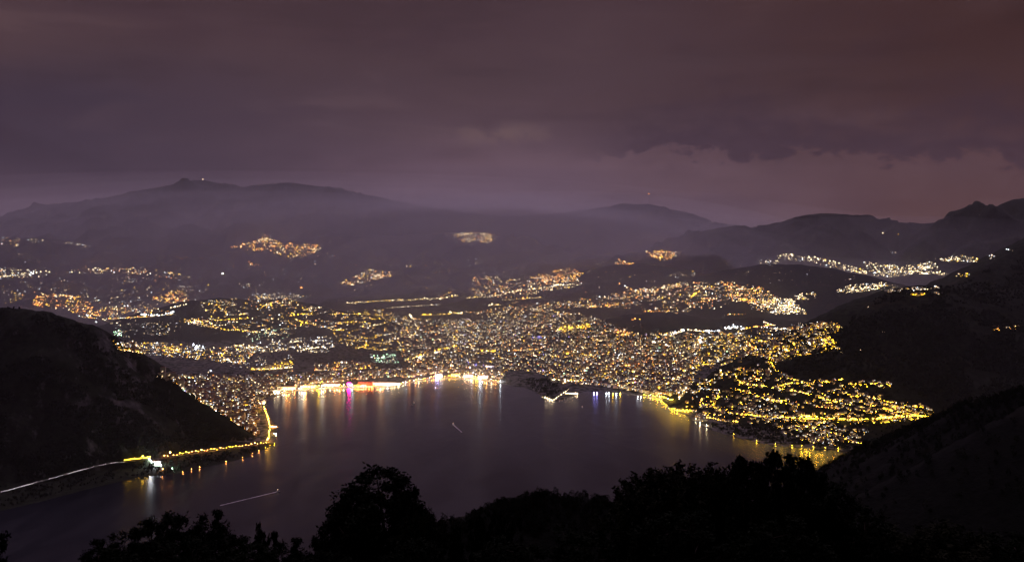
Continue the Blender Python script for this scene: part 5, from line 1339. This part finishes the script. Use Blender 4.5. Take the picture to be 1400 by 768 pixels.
# kind, photo column, photo row of the top, width in photo px, distance, label
TREES = [
    ('maple', -8, 740, 70, 26, "leafy bush top alone in the bottom left corner"), 
    ('round', 140, 742, 80, 34, "low black bush at the left end of the long left clump"), ('round', 182, 722, 90, 36, "rounded black bush left of the tallest crown of the left clump"),
    ('round', 226, 705, 105, 38, "tallest rounded crown of the left clump below the orange reflections"), ('round', 286, 704, 80, 37, "black crown with a square top below the boat light wake"),
    ('round', 330, 733, 95, 34, "low spreading bush right of the square topped crown"), ('maple', 365, 717, 34, 35, "thin sapling with a tufted top below the boat light wake"), ('round', 392, 742, 85, 33, "low bush between the sapling and the big tree"),
    ('round', 440, 738, 70, 33, "dark bush at the left foot of the big round tree"), ('round', 520, 648, 170, 34, "big round broadleaved tree standing out against the lake"), ('round', 475, 672, 80, 35, "leaning left half crown of the big round tree group"), ('round', 560, 668, 62, 33.5, "small crown on the right shoulder of the big round tree"),
    ('ash', 578, 700, 62, 32, "feathery bush leaning out right of the big round tree"), ('maple', 612, 726, 60, 30, "ragged sapling between the big round tree and the knoll"), ('maple', 664, 706, 44, 31, "maple with a notched top at the left end of the knoll"), ('maple', 690, 704, 46, 36, "dark bush on the left slope of the knoll"),
    ('ash', 868, 674, 100, 31, "short feathery tree on the right end of the knoll"), ('ash', 903, 645, 120, 32, "wide feathery ash with upright shoots"), ('ash', 945, 640, 124, 33, "tall feathery ash in the middle of the right clump"), ('ash', 990, 646, 74, 32, "open feathery ash with bare stems showing"),
    ('maple', 1040, 626, 88, 31, "large leaved maple overlapping the golden reflections"), ('maple', 1068, 633, 92, 32, "middle maple crown against the golden water"), ('maple', 1098, 634, 96, 32.5, "right hand maple crown beside the golden water"), ('round', 1025, 668, 90, 30, "dense dark bush under the maples"),
    ('round', 1130, 668, 120, 36, "broad black bush right of the maples"), ('round', 1190, 700, 130, 38, "broad black bush on the lower right slope"), ('ash', 1290, 722, 130, 34, "low feathery bush in the lower right"), ('round', 1380, 735, 140, 34, "black bush in the lower right corner"),
    ('round', 930, 700, 150, 29, "dense undergrowth bush below the feathery ashes"), ('round', 800, 728, 150, 30, "wide black bush in front of the knoll"), ('round', 690, 742, 130, 29, "low black bush in front of the left slope of the knoll"), ('round', 1070, 715, 150, 28, "low dense bush below the maples"),
    ('round', 255, 735, 130, 30, "dense low undergrowth in front of the left clump"), ('round', 345, 752, 130, 30, "dense low undergrowth below the thin sapling"), ('round', 165, 755, 120, 31, "dense low undergrowth at the left end of the clump"), ('round', 435, 755, 110, 29, "low dense undergrowth left of the big round tree"),
    ('round', 560, 738, 120, 29, "low dense bush below the big round tree"),
]
protos = {}
for i, (kind, px, py, wpx, dist, lab) in enumerate(TREES):
    top = CAMZ - dist * (py - HOR) / FPX; x = (px - 700) / FPX * dist
    g = gz(x, dist); hgt = max(1.5, top - g); wid = wpx / FPX * dist
    k = (kind, i % 3)
    if k not in protos:
        o = protos[k] = make_tree(200 + i, kind, 8.0, 4.0); 
    else:
        o = copy_tree(protos[k])
    o.location = (x, dist, g); o.rotation_euler = (0, 0, rng.uniform(0, 6.28))
    pw, ph = SIZE[protos[k].name]
    o.scale = (wid / pw, wid / pw, hgt / ph)
    tag(o, lab, "tree", "trees below the viewpoint")
